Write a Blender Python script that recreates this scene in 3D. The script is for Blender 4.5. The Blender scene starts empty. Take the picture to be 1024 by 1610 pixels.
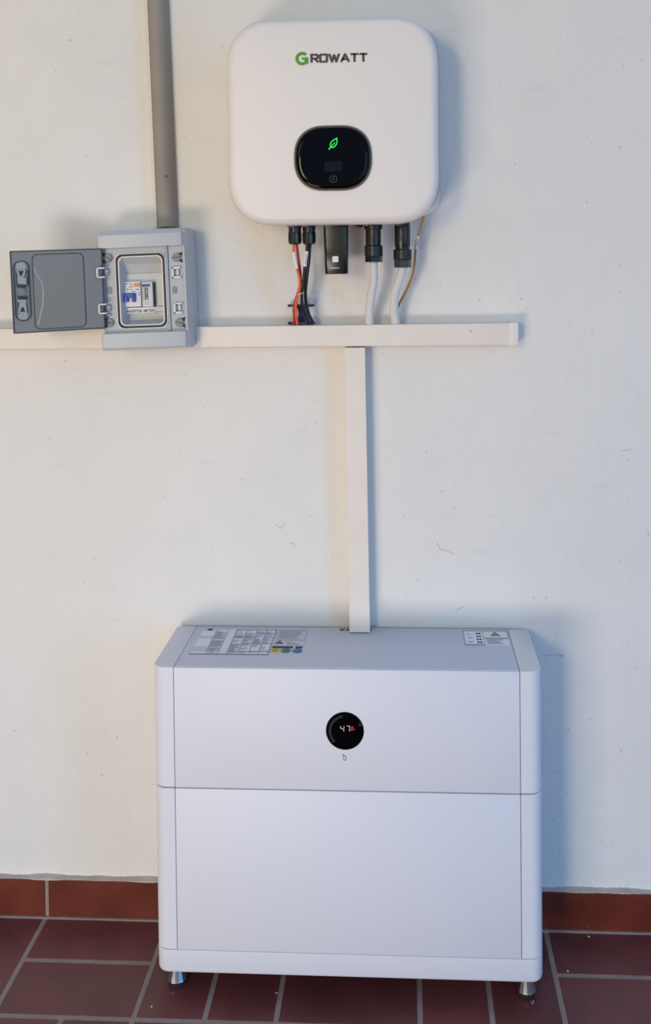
import bpy, bmesh, math, random
from mathutils import Vector, Matrix
random.seed(7)
C = bpy.context.scene.collection
sc = bpy.context.scene
PI = math.pi
R = math.radians

# ------------------------------------------------------------------ camera
cam_d = bpy.data.cameras.new('camera')
cam = bpy.data.objects.new('camera', cam_d); C.objects.link(cam)
CR = Vector((0.99867666, 0.05039217, -0.01027443))
CU = Vector((0.00925431, 0.02043538, 0.99974834))
CF = Vector((-0.05058945, 0.99852042, -0.01994199))
CP = Vector((0.11122, -1.79732, 1.31365))
m = Matrix.Identity(4)
for i in range(3):
    m[i][0] = CR[i]; m[i][1] = CU[i]; m[i][2] = -CF[i]; m[i][3] = CP[i]
cam.matrix_world = m
cam_d.sensor_fit = 'AUTO'; cam_d.sensor_width = 36.0
FPX, PX, PY = 1430.0, 563.04, 447.86
cam_d.lens = FPX / 1610 * 36.0
cam_d.shift_x = -(PX - 512) / 1610
cam_d.shift_y = (PY - 805) / 1610
cam_d.clip_start = 0.02
sc.camera = cam

# ------------------------------------------------------------------ world, lights, exposure
world = bpy.data.worlds.new('world'); sc.world = world
world.use_nodes = True
wn = world.node_tree.nodes; wl = world.node_tree.links
bg = wn['Background']
tc = wn.new('ShaderNodeTexCoord'); sep = wn.new('ShaderNodeSeparateXYZ'); ramp = wn.new('ShaderNodeValToRGB')
mr = wn.new('ShaderNodeMapRange'); mr.inputs[1].default_value = -1; mr.inputs[2].default_value = 1
wl.new(tc.outputs['Generated'], sep.inputs[0]); wl.new(sep.outputs['Z'], mr.inputs[0]); wl.new(mr.outputs[0], ramp.inputs[0])
ramp.color_ramp.elements[0].position = 0.47; ramp.color_ramp.elements[0].color = (0.64, 0.43, 0.12, 1)
ramp.color_ramp.elements[1].position = 0.53; ramp.color_ramp.elements[1].color = (0.307, 0.416, 0.623, 1)
wl.new(ramp.outputs[0], bg.inputs[0]); bg.inputs[1].default_value = 0.93

def area(name, loc, target, size, size_y, color, power, spread=180):
    d = bpy.data.lights.new(name, 'AREA'); d.shape = 'RECTANGLE'; d.size = size; d.size_y = size_y
    d.color = color; d.energy = power; d.spread = R(spread)
    o = bpy.data.objects.new(name, d); C.objects.link(o); o.location = loc
    o.rotation_euler = (Vector(target) - Vector(loc)).to_track_quat('-Z', 'Y').to_euler()
    return o
# sunlit paving in front and to the left throws warm light upwards
area('sunlit_paving_light', (-0.95, -2.35, 0.10), (0.0, 0.0, 0.95), 1.0, 0.7, (1.0, 0.90, 0.85), 37)
# the open side of the porch, left behind the camera, low warm sunlight bouncing in
area('porch_opening_light', (-1.3, -3.9, 1.6), (0.0, 0.0, 1.1), 0.5, 0.8, (1.0, 0.877, 0.54), 31)
area('warm_upper_light', (-1.6, -3.2, 2.3), (0.0, 0.0, 1.2), 0.9, 0.6, (1.0, 0.6, 0.25), 6.5)  # warm area light from the upper left, tints the upper wall
# blue sky through the openings to the right
area('sky_opening_light', (3.6, -3.2, 2.0), (0.0, 0.0, 1.0), 1.1, 1.3, (0.08, 0.43, 1.0), 21)
area('sky_gap_light', (2.6, -2.4, 0.7), (0.0, 0.0, 0.6), 0.9, 1.0, (0.08, 0.36, 1.0), 18)
area('cool_front_light', (0.9, -3.9, 1.6), (0.0, 0.0, 1.0), 1.2, 1.0, (0.3, 0.83, 1.0), 6)  # weak cool area light from behind the camera

sc.view_settings.view_transform = 'Standard'
sc.view_settings.look = 'None'
sc.view_settings.gamma = 1.0
sc.view_settings.use_curve_mapping = False
sc.view_settings.exposure = 0.0

# ------------------------------------------------------------------ materials
def lin(c):
    return tuple(((v / 255) / 12.92 if v / 255 <= 0.04045 else ((v / 255 + 0.055) / 1.055) ** 2.4) for v in c)
MATS = {}
def mat(name, rgb, rough=0.5, metal=0.0, bump=0.0, bscale=200.0, var=0.0, vscale=6.0, emit=None, estr=0.0, spec=0.5, coat=0.0, detail=4):
    mt = bpy.data.materials.new(name); mt.use_nodes = True
    nt = mt.node_tree; n = nt.nodes; l = nt.links; b = n['Principled BSDF']
    c = lin(rgb) + (1,)
    b.inputs['Base Color'].default_value = c
    b.inputs['Roughness'].default_value = rough; b.inputs['Metallic'].default_value = metal
    b.inputs['Specular IOR Level'].default_value = spec
    b.inputs['Coat Weight'].default_value = coat; b.inputs['Coat Roughness'].default_value = 0.05
    co = n.new('ShaderNodeTexCoord')
    if var > 0:
        t = n.new('ShaderNodeTexNoise'); t.inputs['Scale'].default_value = vscale; t.inputs['Detail'].default_value = detail
        r = n.new('ShaderNodeMapRange'); r.inputs[1].default_value = 0.3; r.inputs[2].default_value = 0.7
        r.inputs[3].default_value = 1 - var; r.inputs[4].default_value = 1 + var
        mx = n.new('ShaderNodeVectorMath'); mx.operation = 'SCALE'; mx.inputs[0].default_value = c[:3]
        l.new(co.outputs['Object'], t.inputs['Vector']); l.new(t.outputs['Fac'], r.inputs[0])
        l.new(r.outputs[0], mx.inputs['Scale']); l.new(mx.outputs[0], b.inputs['Base Color'])
    if bump > 0:
        t2 = n.new('ShaderNodeTexNoise'); t2.inputs['Scale'].default_value = bscale; t2.inputs['Detail'].default_value = 5
        bp = n.new('ShaderNodeBump'); bp.inputs['Strength'].default_value = bump; bp.inputs['Distance'].default_value = 0.002
        l.new(co.outputs['Object'], t2.inputs['Vector']); l.new(t2.outputs['Fac'], bp.inputs['Height']); l.new(bp.outputs[0], b.inputs['Normal'])
    if emit:
        b.inputs['Emission Color'].default_value = lin(emit) + (1,); b.inputs['Emission Strength'].default_value = estr
    MATS[name] = mt
    return mt

def wall_material():
    mt = mat('plaster', (224, 221, 215), 0.85)
    nt = mt.node_tree; n = nt.nodes; l = nt.links; b = n['Principled BSDF']
    co = n.new('ShaderNodeTexCoord')
    def noise(scale, detail, rough=0.55, mapscale=(1, 1, 1)):
        mp = n.new('ShaderNodeMapping'); mp.inputs['Scale'].default_value = mapscale
        t = n.new('ShaderNodeTexNoise'); t.inputs['Scale'].default_value = scale; t.inputs['Detail'].default_value = detail
        t.inputs['Roughness'].default_value = rough
        l.new(co.outputs['Object'], mp.inputs[0]); l.new(mp.outputs[0], t.inputs['Vector']); return t
    def rng(src, a, bb, c, d):
        r = n.new('ShaderNodeMapRange'); r.inputs[1].default_value = a; r.inputs[2].default_value = bb
        r.inputs[3].default_value = c; r.inputs[4].default_value = d; l.new(src, r.inputs[0]); return r.outputs[0]
    big = noise(2.2, 3); mid = noise(14, 4, 0.6, (1, 1, 0.6)); spk = noise(95, 1, 0.4); smear = noise(9, 3, 0.5, (1, 1, 3.2))
    v1 = rng(big.outputs['Fac'], 0.3, 0.7, 0.965, 1.03)
    v2 = rng(mid.outputs['Fac'], 0.3, 0.7, 0.985, 1.012)
    v3 = rng(spk.outputs['Fac'], 0.745, 0.78, 1.0, 0.74)
    v4 = rng(smear.outputs['Fac'], 0.66, 0.80, 1.0, 0.93)
    prev = v1
    for v in (v2, v3, v4):
        mm = n.new('ShaderNodeMath'); mm.operation = 'MULTIPLY'; l.new(prev, mm.inputs[0]); l.new(v, mm.inputs[1]); prev = mm.outputs[0]
    sca = n.new('ShaderNodeVectorMath'); sca.operation = 'SCALE'; sca.inputs[0].default_value = lin((226, 223, 216))
    l.new(prev, sca.inputs['Scale']); l.new(sca.outputs[0], b.inputs['Base Color'])
    fine = noise(60, 6, 0.6, (1.6, 1, 0.8)); lump = noise(9, 3, 0.5, (1, 1, 0.7))
    ad = n.new('ShaderNodeMath'); ad.operation = 'MULTIPLY_ADD'; ad.inputs[1].default_value = 3.0
    l.new(lump.outputs['Fac'], ad.inputs[0]); l.new(fine.outputs['Fac'], ad.inputs[2])
    bp = n.new('ShaderNodeBump'); bp.inputs['Strength'].default_value = 0.55; bp.inputs['Distance'].default_value = 0.003
    l.new(ad.outputs[0], bp.inputs['Height']); l.new(bp.outputs[0], b.inputs['Normal'])
    return mt
def tile_material(name, rgb, rough):
    mt = mat(name, rgb, rough)
    nt = mt.node_tree; n = nt.nodes; l = nt.links; b = n['Principled BSDF']
    co = n.new('ShaderNodeTexCoord'); at_ = n.new('ShaderNodeAttribute'); at_.attribute_name = 'tile_tint'
    t = n.new('ShaderNodeTexNoise'); t.inputs['Scale'].default_value = 11; t.inputs['Detail'].default_value = 6
    t2 = n.new('ShaderNodeTexNoise'); t2.inputs['Scale'].default_value = 220; t2.inputs['Detail'].default_value = 1
    l.new(co.outputs['Object'], t.inputs['Vector']); l.new(co.outputs['Object'], t2.inputs['Vector'])
    r = n.new('ShaderNodeMapRange'); r.inputs[1].default_value = 0.3; r.inputs[2].default_value = 0.7; r.inputs[3].default_value = 0.78; r.inputs[4].default_value = 1.22
    l.new(t.outputs['Fac'], r.inputs[0])
    mm = n.new('ShaderNodeMath'); mm.operation = 'MULTIPLY'; l.new(r.outputs[0], mm.inputs[0]); l.new(at_.outputs['Fac'], mm.inputs[1])
    s = n.new('ShaderNodeVectorMath'); s.operation = 'SCALE'; s.inputs[0].default_value = lin(rgb); l.new(mm.outputs[0], s.inputs['Scale'])
    mx = n.new('ShaderNodeMix'); mx.data_type = 'RGBA'; mx.inputs['B'].default_value = lin((190, 170, 160)) + (1,)
    r2 = n.new('ShaderNodeMapRange'); r2.inputs[1].default_value = 0.79; r2.inputs[2].default_value = 0.82
    l.new(t2.outputs['Fac'], r2.inputs[0]); l.new(r2.outputs[0], mx.inputs['Factor']); l.new(s.outputs[0], mx.inputs['A'])
    l.new(mx.outputs['Result'], b.inputs['Base Color'])
    rr_ = n.new('ShaderNodeMapRange'); rr_.inputs[3].default_value = rough - 0.12; rr_.inputs[4].default_value = rough + 0.15
    l.new(t.outputs['Fac'], rr_.inputs[0]); l.new(rr_.outputs[0], b.inputs['Roughness'])
    bp = n.new('ShaderNodeBump'); bp.inputs['Strength'].default_value = 0.15; bp.inputs['Distance'].default_value = 0.002
    l.new(t.outputs['Fac'], bp.inputs['Height']); l.new(bp.outputs[0], b.inputs['Normal'])
    return mt
M_WALL = wall_material()
M_TILE = tile_material('floor_tile', (98, 50, 49), 0.4)
M_SKIRT = tile_material('skirting_tile', (110, 46, 30), 0.38)
M_GROUT = mat('grout', (142, 126, 118), 0.9, bump=0.4, bscale=300, var=0.12, vscale=30)
M_MORTAR = mat('mortar', (178, 168, 158), 0.9, bump=0.5, bscale=250, var=0.15, vscale=25)
M_PIPE = mat('pipe_shaded_grey', (150, 142, 130), 0.8, bump=0.3, bscale=90, var=0.06, vscale=12)  # wall-coloured pipe, its shade put into this grey
M_TRUNK = mat('ivory_plastic', (226, 217, 206), 0.42, var=0.03, vscale=14)
M_TRUNKCAP = mat('ivory_cap', (232, 222, 210), 0.4)
M_SCUFF = mat('scuff', (196, 186, 174), 0.6)
M_WHITE = mat('white_shell', (228, 222, 216), 0.42, bump=0.03, bscale=900)
M_HOUS = mat('white_housing', (215, 214, 214), 0.45)
M_GAPS = mat('dark_gap', (70, 72, 78), 0.7)
M_GLASS = mat('black_glass', (3, 3, 5), 0.05, spec=0.14)
M_BEZEL = mat('bezel_metal', (92, 92, 95), 0.35, metal=0.3)
M_BEZELD = mat('bezel_dark', (30, 30, 33), 0.35)
M_LEAF = mat('green_led', (0, 60, 20), 0.5, emit=(10, 235, 90), estr=1.0)
M_LCD = mat('dark_lcd', (8, 9, 26), 0.3, spec=0.1, emit=(14, 17, 46), estr=0.12)
M_MARKG = mat('grey_mark', (70, 72, 76), 0.4)
M_LOGO = mat('logo_grey', (58, 58, 60), 0.5)
M_LOGOG = mat('logo_green', (72, 150, 24), 0.5)
M_BLACK = mat('black_plastic', (20, 22, 28), 0.32)
M_BLACKH = mat('dark_grey_plastic', (52, 54, 58), 0.4)
M_NAVY = mat('navy_plastic', (22, 24, 48), 0.28)
M_DONGLE = mat('satin_black', (12, 16, 26), 0.25)
M_ORANGE = mat('orange_sheath', (236, 100, 52), 0.45)
M_CRIMSON = mat('crimson_sheath', (160, 24, 52), 0.45)
M_BLKC = mat('black_sheath', (24, 24, 28), 0.5)
M_OCHRE = mat('ochre_sheath', (178, 130, 40), 0.45)
M_TAG = mat('white_sleeve', (225, 224, 222), 0.5)
M_INK = mat('ink', (50, 50, 54), 0.6)
M_HOSE = mat('pale_hose', (216, 214, 212), 0.4)
M_BLUE = mat('blue_clip_plastic', (18, 22, 78), 0.35)
M_TIE = mat('clear_tie', (200, 196, 200), 0.35)
M_BOX = mat('light_grey_plastic', (184, 187, 190), 0.4)
M_BOXIN = mat('grey_insert', (188, 190, 192), 0.45)
M_PLATE = mat('grey_plate', (172, 176, 182), 0.45)
M_BOXSIDE = mat('grey_rail', (160, 166, 174), 0.45)
M_RIM = mat('pale_rim', (222, 222, 220), 0.4)
M_GASKET = mat('gasket', (36, 36, 42), 0.6)
M_SCREW = mat('grey_screw', (128, 130, 134), 0.5)
M_LATCH = mat('pale_clip', (214, 216, 222), 0.4)
M_LID = mat('smoked_plastic', (124, 127, 130), 0.3, spec=0.3)
M_LIDW = mat('smoked_window', (122, 123, 123), 0.2, spec=0.3)
M_LIDCLIP = mat('smoked_clip', (150, 156, 158), 0.25)
M_BRK = mat('breaker_grey', (214, 214, 214), 0.45)
M_BRKB = mat('breaker_blue', (24, 70, 160), 0.4)
M_BRKO = mat('button_orange', (232, 120, 50), 0.4)
M_METER = mat('meter_grey', (196, 200, 206), 0.4)
M_METERB = mat('meter_blue', (30, 52, 118), 0.4)
M_METERL = mat('meter_lcd', (92, 104, 104), 0.25)
M_STICK = mat('white_sticker', (226, 224, 220), 0.55)
M_RED = mat('red_dot', (150, 40, 40), 0.5)
M_GRN = mat('green_dot', (60, 140, 100), 0.5)
M_BATT = mat('battery_paint', (216, 217, 222), 0.5, bump=0.02, bscale=1200, spec=0.45)
M_BATTC = mat('battery_core', (95, 97, 108), 0.7)
M_TOP = mat('battery_top_shaded', (198, 200, 210), 0.5, bump=0.02, bscale=1200)  # battery paint darkened, the weak light from above put into its colour
M_CHROME = mat('chrome', (190, 190, 188), 0.15, metal=1.0)
M_RUBBER = mat('rubber', (22, 22, 24), 0.8)
M_LABEL = mat('label_silver', (196, 198, 206), 0.5)
M_LABELW = mat('label_white', (222, 222, 230), 0.5)
M_LABELG = mat('label_ink', (138, 140, 154), 0.6)
M_LABELL = mat('label_line', (122, 124, 138), 0.6)
M_YEL = mat('yellow_dot', (196, 180, 60), 0.5)
M_GREEN2 = mat('green_disc', (64, 120, 104), 0.5)
M_BLUE2 = mat('blue_disc', (50, 112, 168), 0.5)
M_DIG = mat('white_led', (60, 60, 60), 0.5, emit=(225, 225, 235), estr=0.8)
M_REDLED = mat('red_led', (60, 5, 15), 0.5, emit=(190, 20, 60), estr=0.8)
M_TICK = mat('dim_tick', (76, 76, 84), 0.5)
M_CRUMB = mat('plaster_crumb', (210, 200, 190), 0.9)
M_CRACK = mat('wall_scratch', (180, 173, 166), 0.9)

# ------------------------------------------------------------------ helpers
def obj(name, bm, mt, parent=None, smooth=35, recalc=True):
    if recalc: bmesh.ops.recalc_face_normals(bm, faces=bm.faces[:])
    me = bpy.data.meshes.new(name); bm.to_mesh(me); bm.free()
    mts = mt if isinstance(mt, (list, tuple)) else [mt]
    for x in mts: me.materials.append(x)
    if smooth:
        for p in me.polygons: p.use_smooth = True
        me.set_sharp_from_angle(angle=R(smooth))
    o = bpy.data.objects.new(name, me); C.objects.link(o)
    if parent: o.parent = parent
    return o
def thing(name, label, cat, loc=(0, 0, 0), rot=(0, 0, 0), group=None):
    o = bpy.data.objects.new(name, None); C.objects.link(o)
    o.empty_display_size = 0.05
    o.location = loc; o.rotation_euler = rot; o['label'] = label; o['category'] = cat
    if group: o['group'] = group
    return o
def tag(o, label, cat, group=None):
    o['label'] = label; o['category'] = cat
    if group: o['group'] = group
    return o
def struct(o):
    o['kind'] = 'structure'; return o
def NB(): return bmesh.new()

def box(bm, x0, x1, y0, y1, z0, z1, bev=0.0, mi=0, seg=2):
    b2 = bmesh.new()
    bmesh.ops.create_cube(b2, size=1)
    for v in b2.verts:
        v.co = Vector(((x0 + x1) / 2 + v.co.x * (x1 - x0), (y0 + y1) / 2 + v.co.y * (y1 - y0), (z0 + z1) / 2 + v.co.z * (z1 - z0)))
    if bev > 0: bmesh.ops.bevel(b2, geom=b2.edges[:], offset=bev, segments=seg, affect='EDGES', profile=0.5)
    merge(bm, b2, mi)
def merge(bm, b2, mi=0, mtx=None):
    if mtx is not None: bmesh.ops.transform(b2, matrix=mtx, verts=b2.verts[:])
    vs = {v: bm.verts.new(v.co) for v in b2.verts}
    for f in b2.faces:
        try:
            nf = bm.faces.new([vs[v] for v in f.verts]); nf.material_index = mi
        except ValueError: pass
    b2.free()
def rr(w, h, r, n=8, cx=0.0, cz=0.0, e=2.0):
    """rounded rectangle outline, half sizes w,h; corners superelliptic with exponent e"""
    pts = []
    for q, (sx, sz) in enumerate(((1, 1), (-1, 1), (-1, -1), (1, -1))):
        for i in range(n + 1):
            a = q * PI / 2 + i * (PI / 2) / n
            c, s = abs(math.cos(a)), abs(math.sin(a))
            pts.append((cx + sx * (w - r + r * c ** (2 / e)), cz + sz * (h - r + r * s ** (2 / e))))
    return pts
def circ(r, n=32, cx=0.0, cz=0.0, a0=0.0):
    return [(cx + r * math.cos(a0 + 2 * PI * i / n), cz + r * math.sin(a0 + 2 * PI * i / n)) for i in range(n)]
def loft(bm, rings, cap0=True, cap1=True, mi=0, closed=True):
    """rings: lists of Vectors with equal counts"""
    vr = [[bm.verts.new(Vector(p)) for p in r] for r in rings]
    n = len(vr[0])
    for a, b in zip(vr, vr[1:]):
        for i in range(n if closed else n - 1):
            j = (i + 1) % n
            f = bm.faces.new((a[i], a[j], b[j], b[i])); f.material_index = mi
    if cap0:
        f = bm.faces.new(vr[0][::-1]); f.material_index = mi
    if cap1:
        f = bm.faces.new(vr[-1]); f.material_index = mi
    return vr
def prism(bm, pts, y0, y1, mi=0, bev=0.0):
    """outline in x,z extruded along y"""
    if bev > 0:
        cx = sum(p[0] for p in pts) / len(pts); cz = sum(p[1] for p in pts) / len(pts)
        def ins(d):
            out = []
            for p in pts:
                v = Vector((p[0] - cx, p[1] - cz)); L = max(v.length, 1e-6); v *= (L - d) / L; out.append((cx + v.x, cz + v.y))
            return out
        s = 1 if y1 > y0 else -1
        loft(bm, [[(x, y0, z) for x, z in pts], [(x, y1 - s * bev, z) for x, z in pts], [(x, y1, z) for x, z in ins(bev)]], mi=mi)
    else:
        loft(bm, [[(x, y0, z) for x, z in pts], [(x, y1, z) for x, z in pts]], mi=mi)
def prism_z(bm, pts, z0, z1, mi=0):
    loft(bm, [[(x, y, z0) for x, y in pts], [(x, y, z1) for x, y in pts]], mi=mi)
def ring(bm, outer, inner, y0, y1, mi=0):
    """frame between two outlines with equal counts, y0 back, y1 front"""
    o0 = [bm.verts.new((x, y0, z)) for x, z in outer]; o1 = [bm.verts.new((x, y1, z)) for x, z in outer]
    i0 = [bm.verts.new((x, y0, z)) for x, z in inner]; i1 = [bm.verts.new((x, y1, z)) for x, z in inner]
    n = len(outer)
    for k in range(n):
        j = (k + 1) % n
        for f in ((o0[k], o0[j], o1[j], o1[k]), (i0[k], i1[k], i1[j], i0[j]), (o1[k], o1[j], i1[j], i1[k]), (o0[k], i0[k], i0[j], o0[j])):
            g = bm.faces.new(f); g.material_index = mi
def lathe(bm, prof, n=24, c=(0, 0, 0), mi=0, facet=None):
    """profile (r,z) around vertical axis at c; facet(i)->radius multiplier"""
    rings = []
    for r_, z in prof:
        rings.append([(c[0] + r_ * math.cos(2 * PI * i / n) * (facet(i, r_) if facet else 1), c[1] + r_ * math.sin(2 * PI * i / n) * (facet(i, r_) if facet else 1), c[2] + z) for i in range(n)])
    loft(bm, rings, mi=mi)
def catmull(P, k=8):
    P = [Vector(p) for p in P]; Q = [2 * P[0] - P[1]] + P + [2 * P[-1] - P[-2]]; out = []
    for i in range(1, len(Q) - 2):
        a, b, c, d = Q[i - 1:i + 3]
        for j in range(k):
            t = j / k
            out.append(0.5 * ((2 * b) + (-a + c) * t + (2 * a - 5 * b + 4 * c - d) * t * t + (-a + 3 * b - 3 * c + d) * t ** 3))
    out.append(P[-1]); return out
def tube(bm, P, r, n=12, k=8, rf=None, mi=0, t0=0.0, t1=1.0):
    S = catmull(P, k) if k > 1 else [Vector(p) for p in P]
    a, b = int(round(t0 * (len(S) - 1))), int(round(t1 * (len(S) - 1)))
    S = S[a:b + 1]
    rings = []; up = Vector((0, 1, 0)); L = 0
    for i, p in enumerate(S):
        d = (S[min(i + 1, len(S) - 1)] - S[max(i - 1, 0)]).normalized()
        u = (up - d * up.dot(d)).normalized(); v = d.cross(u)
        if i: L += (p - S[i - 1]).length
        q = rf(L) if rf else r
        rings.append([p + (u * math.cos(2 * PI * j / n) + v * math.sin(2 * PI * j / n)) * q for j in range(n)])
    loft(bm, rings, mi=mi)
def at(u, v, y):
    """where the sight line of a photo position meets the vertical plane at depth y"""
    d = CF + CR * ((u - PX) / FPX) - CU * ((v - PY) / FPX)
    return CP + d * ((y - CP.y) / d.y)
def atz(u, v, z):
    d = CF + CR * ((u - PX) / FPX) - CU * ((v - PY) / FPX)
    return CP + d * ((z - CP.z) / d.z)

# stroke lettering: each glyph = list of polylines on a 0..w x 0..1 grid
GL = {
 'R': (0.72, [[(0, 0), (0, 1), (.6, 1), (.72, .86), (.72, .6), (.6, .46), (0, .46)], [(.34, .46), (.74, 0)]]),
 'O': (0.78, [[(.06, 0), (0, .08), (0, .92), (.06, 1), (.72, 1), (.78, .92), (.78, .08), (.72, 0), (.06, 0)]]),
 'W': (1.1, [[(0, 1), (.3, 0), (.55, .9), (.8, 0), (1.1, 1)]]),
 'A': (0.86, [[(0, 0), (.43, 1), (.86, 0)], [(.16, .32), (.7, .32)]]),
 'T': (0.74, [[(0, 1), (.74, 1)], [(.37, 1), (.37, 0)]]),
 'I': (0.1, [[(.05, 0), (.05, 1)]]),
 'N': (0.68, [[(0, 0), (0, 1), (.68, 0), (.68, 1)]]),
 'V': (0.76, [[(0, 1), (.38, 0), (.76, 1)]]),
 'E': (0.58, [[(.58, 1), (0, 1), (0, 0), (.58, 0)], [(0, .5), (.5, .5)]]),
 'M': (0.86, [[(0, 0), (0, 1), (.43, .3), (.86, 1), (.86, 0)]]),
 'G': (0.74, [[(.74, .85), (.6, 1), (.12, 1), (0, .86), (0, .14), (.12, 0), (.6, 0), (.74, .14), (.74, .5), (.42, .5)]]),
 ' ': (0.35, []),
 '4': (0.6, [[(0, 1), (0, .5), (.6, .5)], [(.6, 1), (.6, 0)]]),
 '7': (0.6, [[(0, 1), (.6, 1), (.6, 0)]]),
 '%': (0.5, [[(0, 1), (.45, 1), (.45, .5), (0, .5), (0, 1)], [(0, .5), (0, 0), (.45, 0), (.45, .5)]]),
}
def stroke(bm, pl, th, f, mi=0, h=0.0006):
    """polyline as a flat ribbon of thickness th; f maps (a,b,depth) to a point"""
    for k_, (a, b) in enumerate(zip(pl, pl[1:])):
        h = h + (0.00004 if k_ % 2 else -0.00003)
        d = Vector((b[0] - a[0], b[1] - a[1]))
        if d.length < 1e-9: continue
        d.normalize(); nn = Vector((-d.y, d.x)) * th / 2; e = d * th * 0.35
        q = [(a[0] - e.x + nn.x, a[1] - e.y + nn.y), (b[0] + e.x + nn.x, b[1] + e.y + nn.y), (b[0] + e.x - nn.x, b[1] + e.y - nn.y), (a[0] - e.x - nn.x, a[1] - e.y - nn.y)]
        loft(bm, [[f(x, z, 0) for x, z in q], [f(x, z, h) for x, z in q]], mi=mi)
def letters(bm, s, x, z, H, th, f, gap=0.22, wide=1.0, mi=0, h=0.0006):
    for ch in s:
        w, pls = GL[ch]
        for pl in pls: stroke(bm, [(x + p[0] * H * wide, z + p[1] * H) for p in pl], th, f, mi, h)
        x += (w * wide + gap) * H
    return x
def twidth(s, H, gap=0.22, wide=1.0): return sum((GL[c][0] * wide + gap) * H for c in s) - gap * H

# ------------------------------------------------------------------ the setting
bm = NB()
box(bm, -3.2, 3.2, 0.0, 0.12, -0.06, 3.0)
wall = struct(obj('wall_back', bm, M_WALL, smooth=0))
# scratches and chips in the plaster
def crack(pts, th=0.0016):
    b = NB(); P = [at(u, v, 0) for u, v in pts]
    stroke(b, [(p.x, p.z) for p in P], th, lambda a, c, d: (a, -d, c), h=0.0004)
    o = obj('scratch', b, M_CRACK, wall, smooth=0); return o
for pts in ([(687, 853), (693, 864), (703, 866), (714, 871)], [(434, 825), (441, 831), (447, 824)], [(455, 853), (464, 856)], [(856, 1031), (876, 1029), (888, 1031)],
            [(978, 709), (992, 707)], [(300, 1268), (303, 1262)], [(719, 958), (731, 954)]):
    crack(pts, 0.0011)

bm = NB(); tint = bm.faces.layers.float.new('tile_tint')
def floor_tile(bm, x0, x1, y0, y1, z0, z1, g=0.0045, bev=0.0015, mi=0):
    b2 = bmesh.new(); bmesh.ops.create_cube(b2, size=1)
    for v in b2.verts:
        v.co = Vector(((x0 + x1) / 2 + v.co.x * (x1 - x0 - 2 * g), (y0 + y1) / 2 + v.co.y * (y1 - y0 - 2 * g), (z0 + z1) / 2 + v.co.z * (z1 - z0)))
    bmesh.ops.bevel(b2, geom=b2.edges[:], offset=bev * .6, segments=1, affect='EDGES')
    k = len(bm.faces); merge(bm, b2, mi); bm.faces.ensure_lookup_table()
    t = random.uniform(0.84, 1.14)
    for f in bm.faces[k:]: f[tint] = t
bm.faces.ensure_lookup_table()
X0 = -0.627; Sx = 0.2515
for i in range(-9, 14):
    for j in range(0, 16):
        xa = X0 + i * Sx; ya = -0.012 - (j + 1) * 0.2415 if j == 0 else -0.2535 - j * 0.2515
        yb = -0.012 if j == 0 else ya + 0.2515
        ym = -0.125 if j == 0 else (ya + yb) / 2
        if (i + j) % 2 == 0:
            floor_tile(bm, xa, xa + Sx, ya, ym, -0.012, 0.0); floor_tile(bm, xa, xa + Sx, ym, yb, -0.012, 0.0)
        else:
            floor_tile(bm, xa, xa + Sx / 2, ya, yb, -0.012, 0.0); floor_tile(bm, xa + Sx / 2, xa + Sx, ya, yb, -0.012, 0.0)
box(bm, -3.2, 3.2, -4.1, -0.0, -0.05, -0.0007, mi=1)
floor = struct(obj('floor', bm, [M_TILE, M_GROUT], smooth=0))

bm = NB(); tint = bm.faces.layers.float.new('tile_tint'); bm.faces.ensure_lookup_table()
for i in range(-9, 14):
    xa = X0 + i * 0.2475 + 0.003
    floor_tile(bm, xa, xa + 0.2475, -0.0165, 0.002, 0.0, 0.0775, g=0.0035, bev=0.0015)
box(bm, -3.2, 3.2, -0.0118, 0.0, 0.0, 0.0765, mi=1)
box(bm, -3.2, 3.2, -0.0170, 0.0, -0.001, 0.0032, mi=1)
# uneven mortar fillet along the top of the skirting
n = 360; ring_a = []
for i in range(n + 1):
    x = -1.2 + 2.4 * i / n; w = 0.0022 * math.sin(i * 0.31) * math.sin(i * 0.083 + 1) + random.uniform(-.0006, .0006)
    ring_a.append([(x, 0.0, 0.0745), (x, -0.0125 - w * .3, 0.0766), (x, -0.0115 - w * .4, 0.0785 + w * .3), (x, -0.004, 0.0795 + w * .6), (x, 0.0, 0.0803 + w)])
loft(bm, ring_a, mi=2)
base = struct(obj('baseboard_back', bm, [M_SKIRT, M_GROUT, M_MORTAR], smooth=0))

# ------------------------------------------------------------------ pipe and cable trunking
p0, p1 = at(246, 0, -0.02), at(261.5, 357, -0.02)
pipe = thing('wall_pipe', 'vertical pipe, coloured grey for its shade, running up the wall above the grey meter box', 'pipe', (p1.x, 0, p1.z))
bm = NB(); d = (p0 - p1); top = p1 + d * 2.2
prof = []
for a in range(0, 19):
    t = PI * a / 18; prof.append((0.0195 * math.cos(t), -0.0005 - 0.038 * math.sin(t) ** 0.8))
def sect(q, ox=0): return [(q.x - p1.x + x, y, q.z - p1.z) for x, y in prof]
bz = p1 + (p1 - p0) * (-0.0)
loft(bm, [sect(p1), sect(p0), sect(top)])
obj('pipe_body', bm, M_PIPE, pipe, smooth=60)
bm = NB()
fil = [(-0.030, -0.0004), (-0.026, -0.006), (-0.0205, -0.012), (-0.0195, -0.0004)]
def sect2(q): return [(q.x - p1.x + x, y, q.z - p1.z) for x, y in fil]
loft(bm, [sect2(p1), sect2(p0), sect2(top)])
fl = obj('lit_edge_fillet', bm, M_WALL, pipe, smooth=60)  # wall-coloured strip standing in for the pipe's bright lit edge
bm = NB(); q = at(261.5, 277, -0.036)
b2 = bmesh.new(); bmesh.ops.create_icosphere(b2, subdivisions=2, radius=0.0022)
merge(bm, b2, 0, Matrix.Translation((q.x - p1.x, q.y, q.z - p1.z)))
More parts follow.
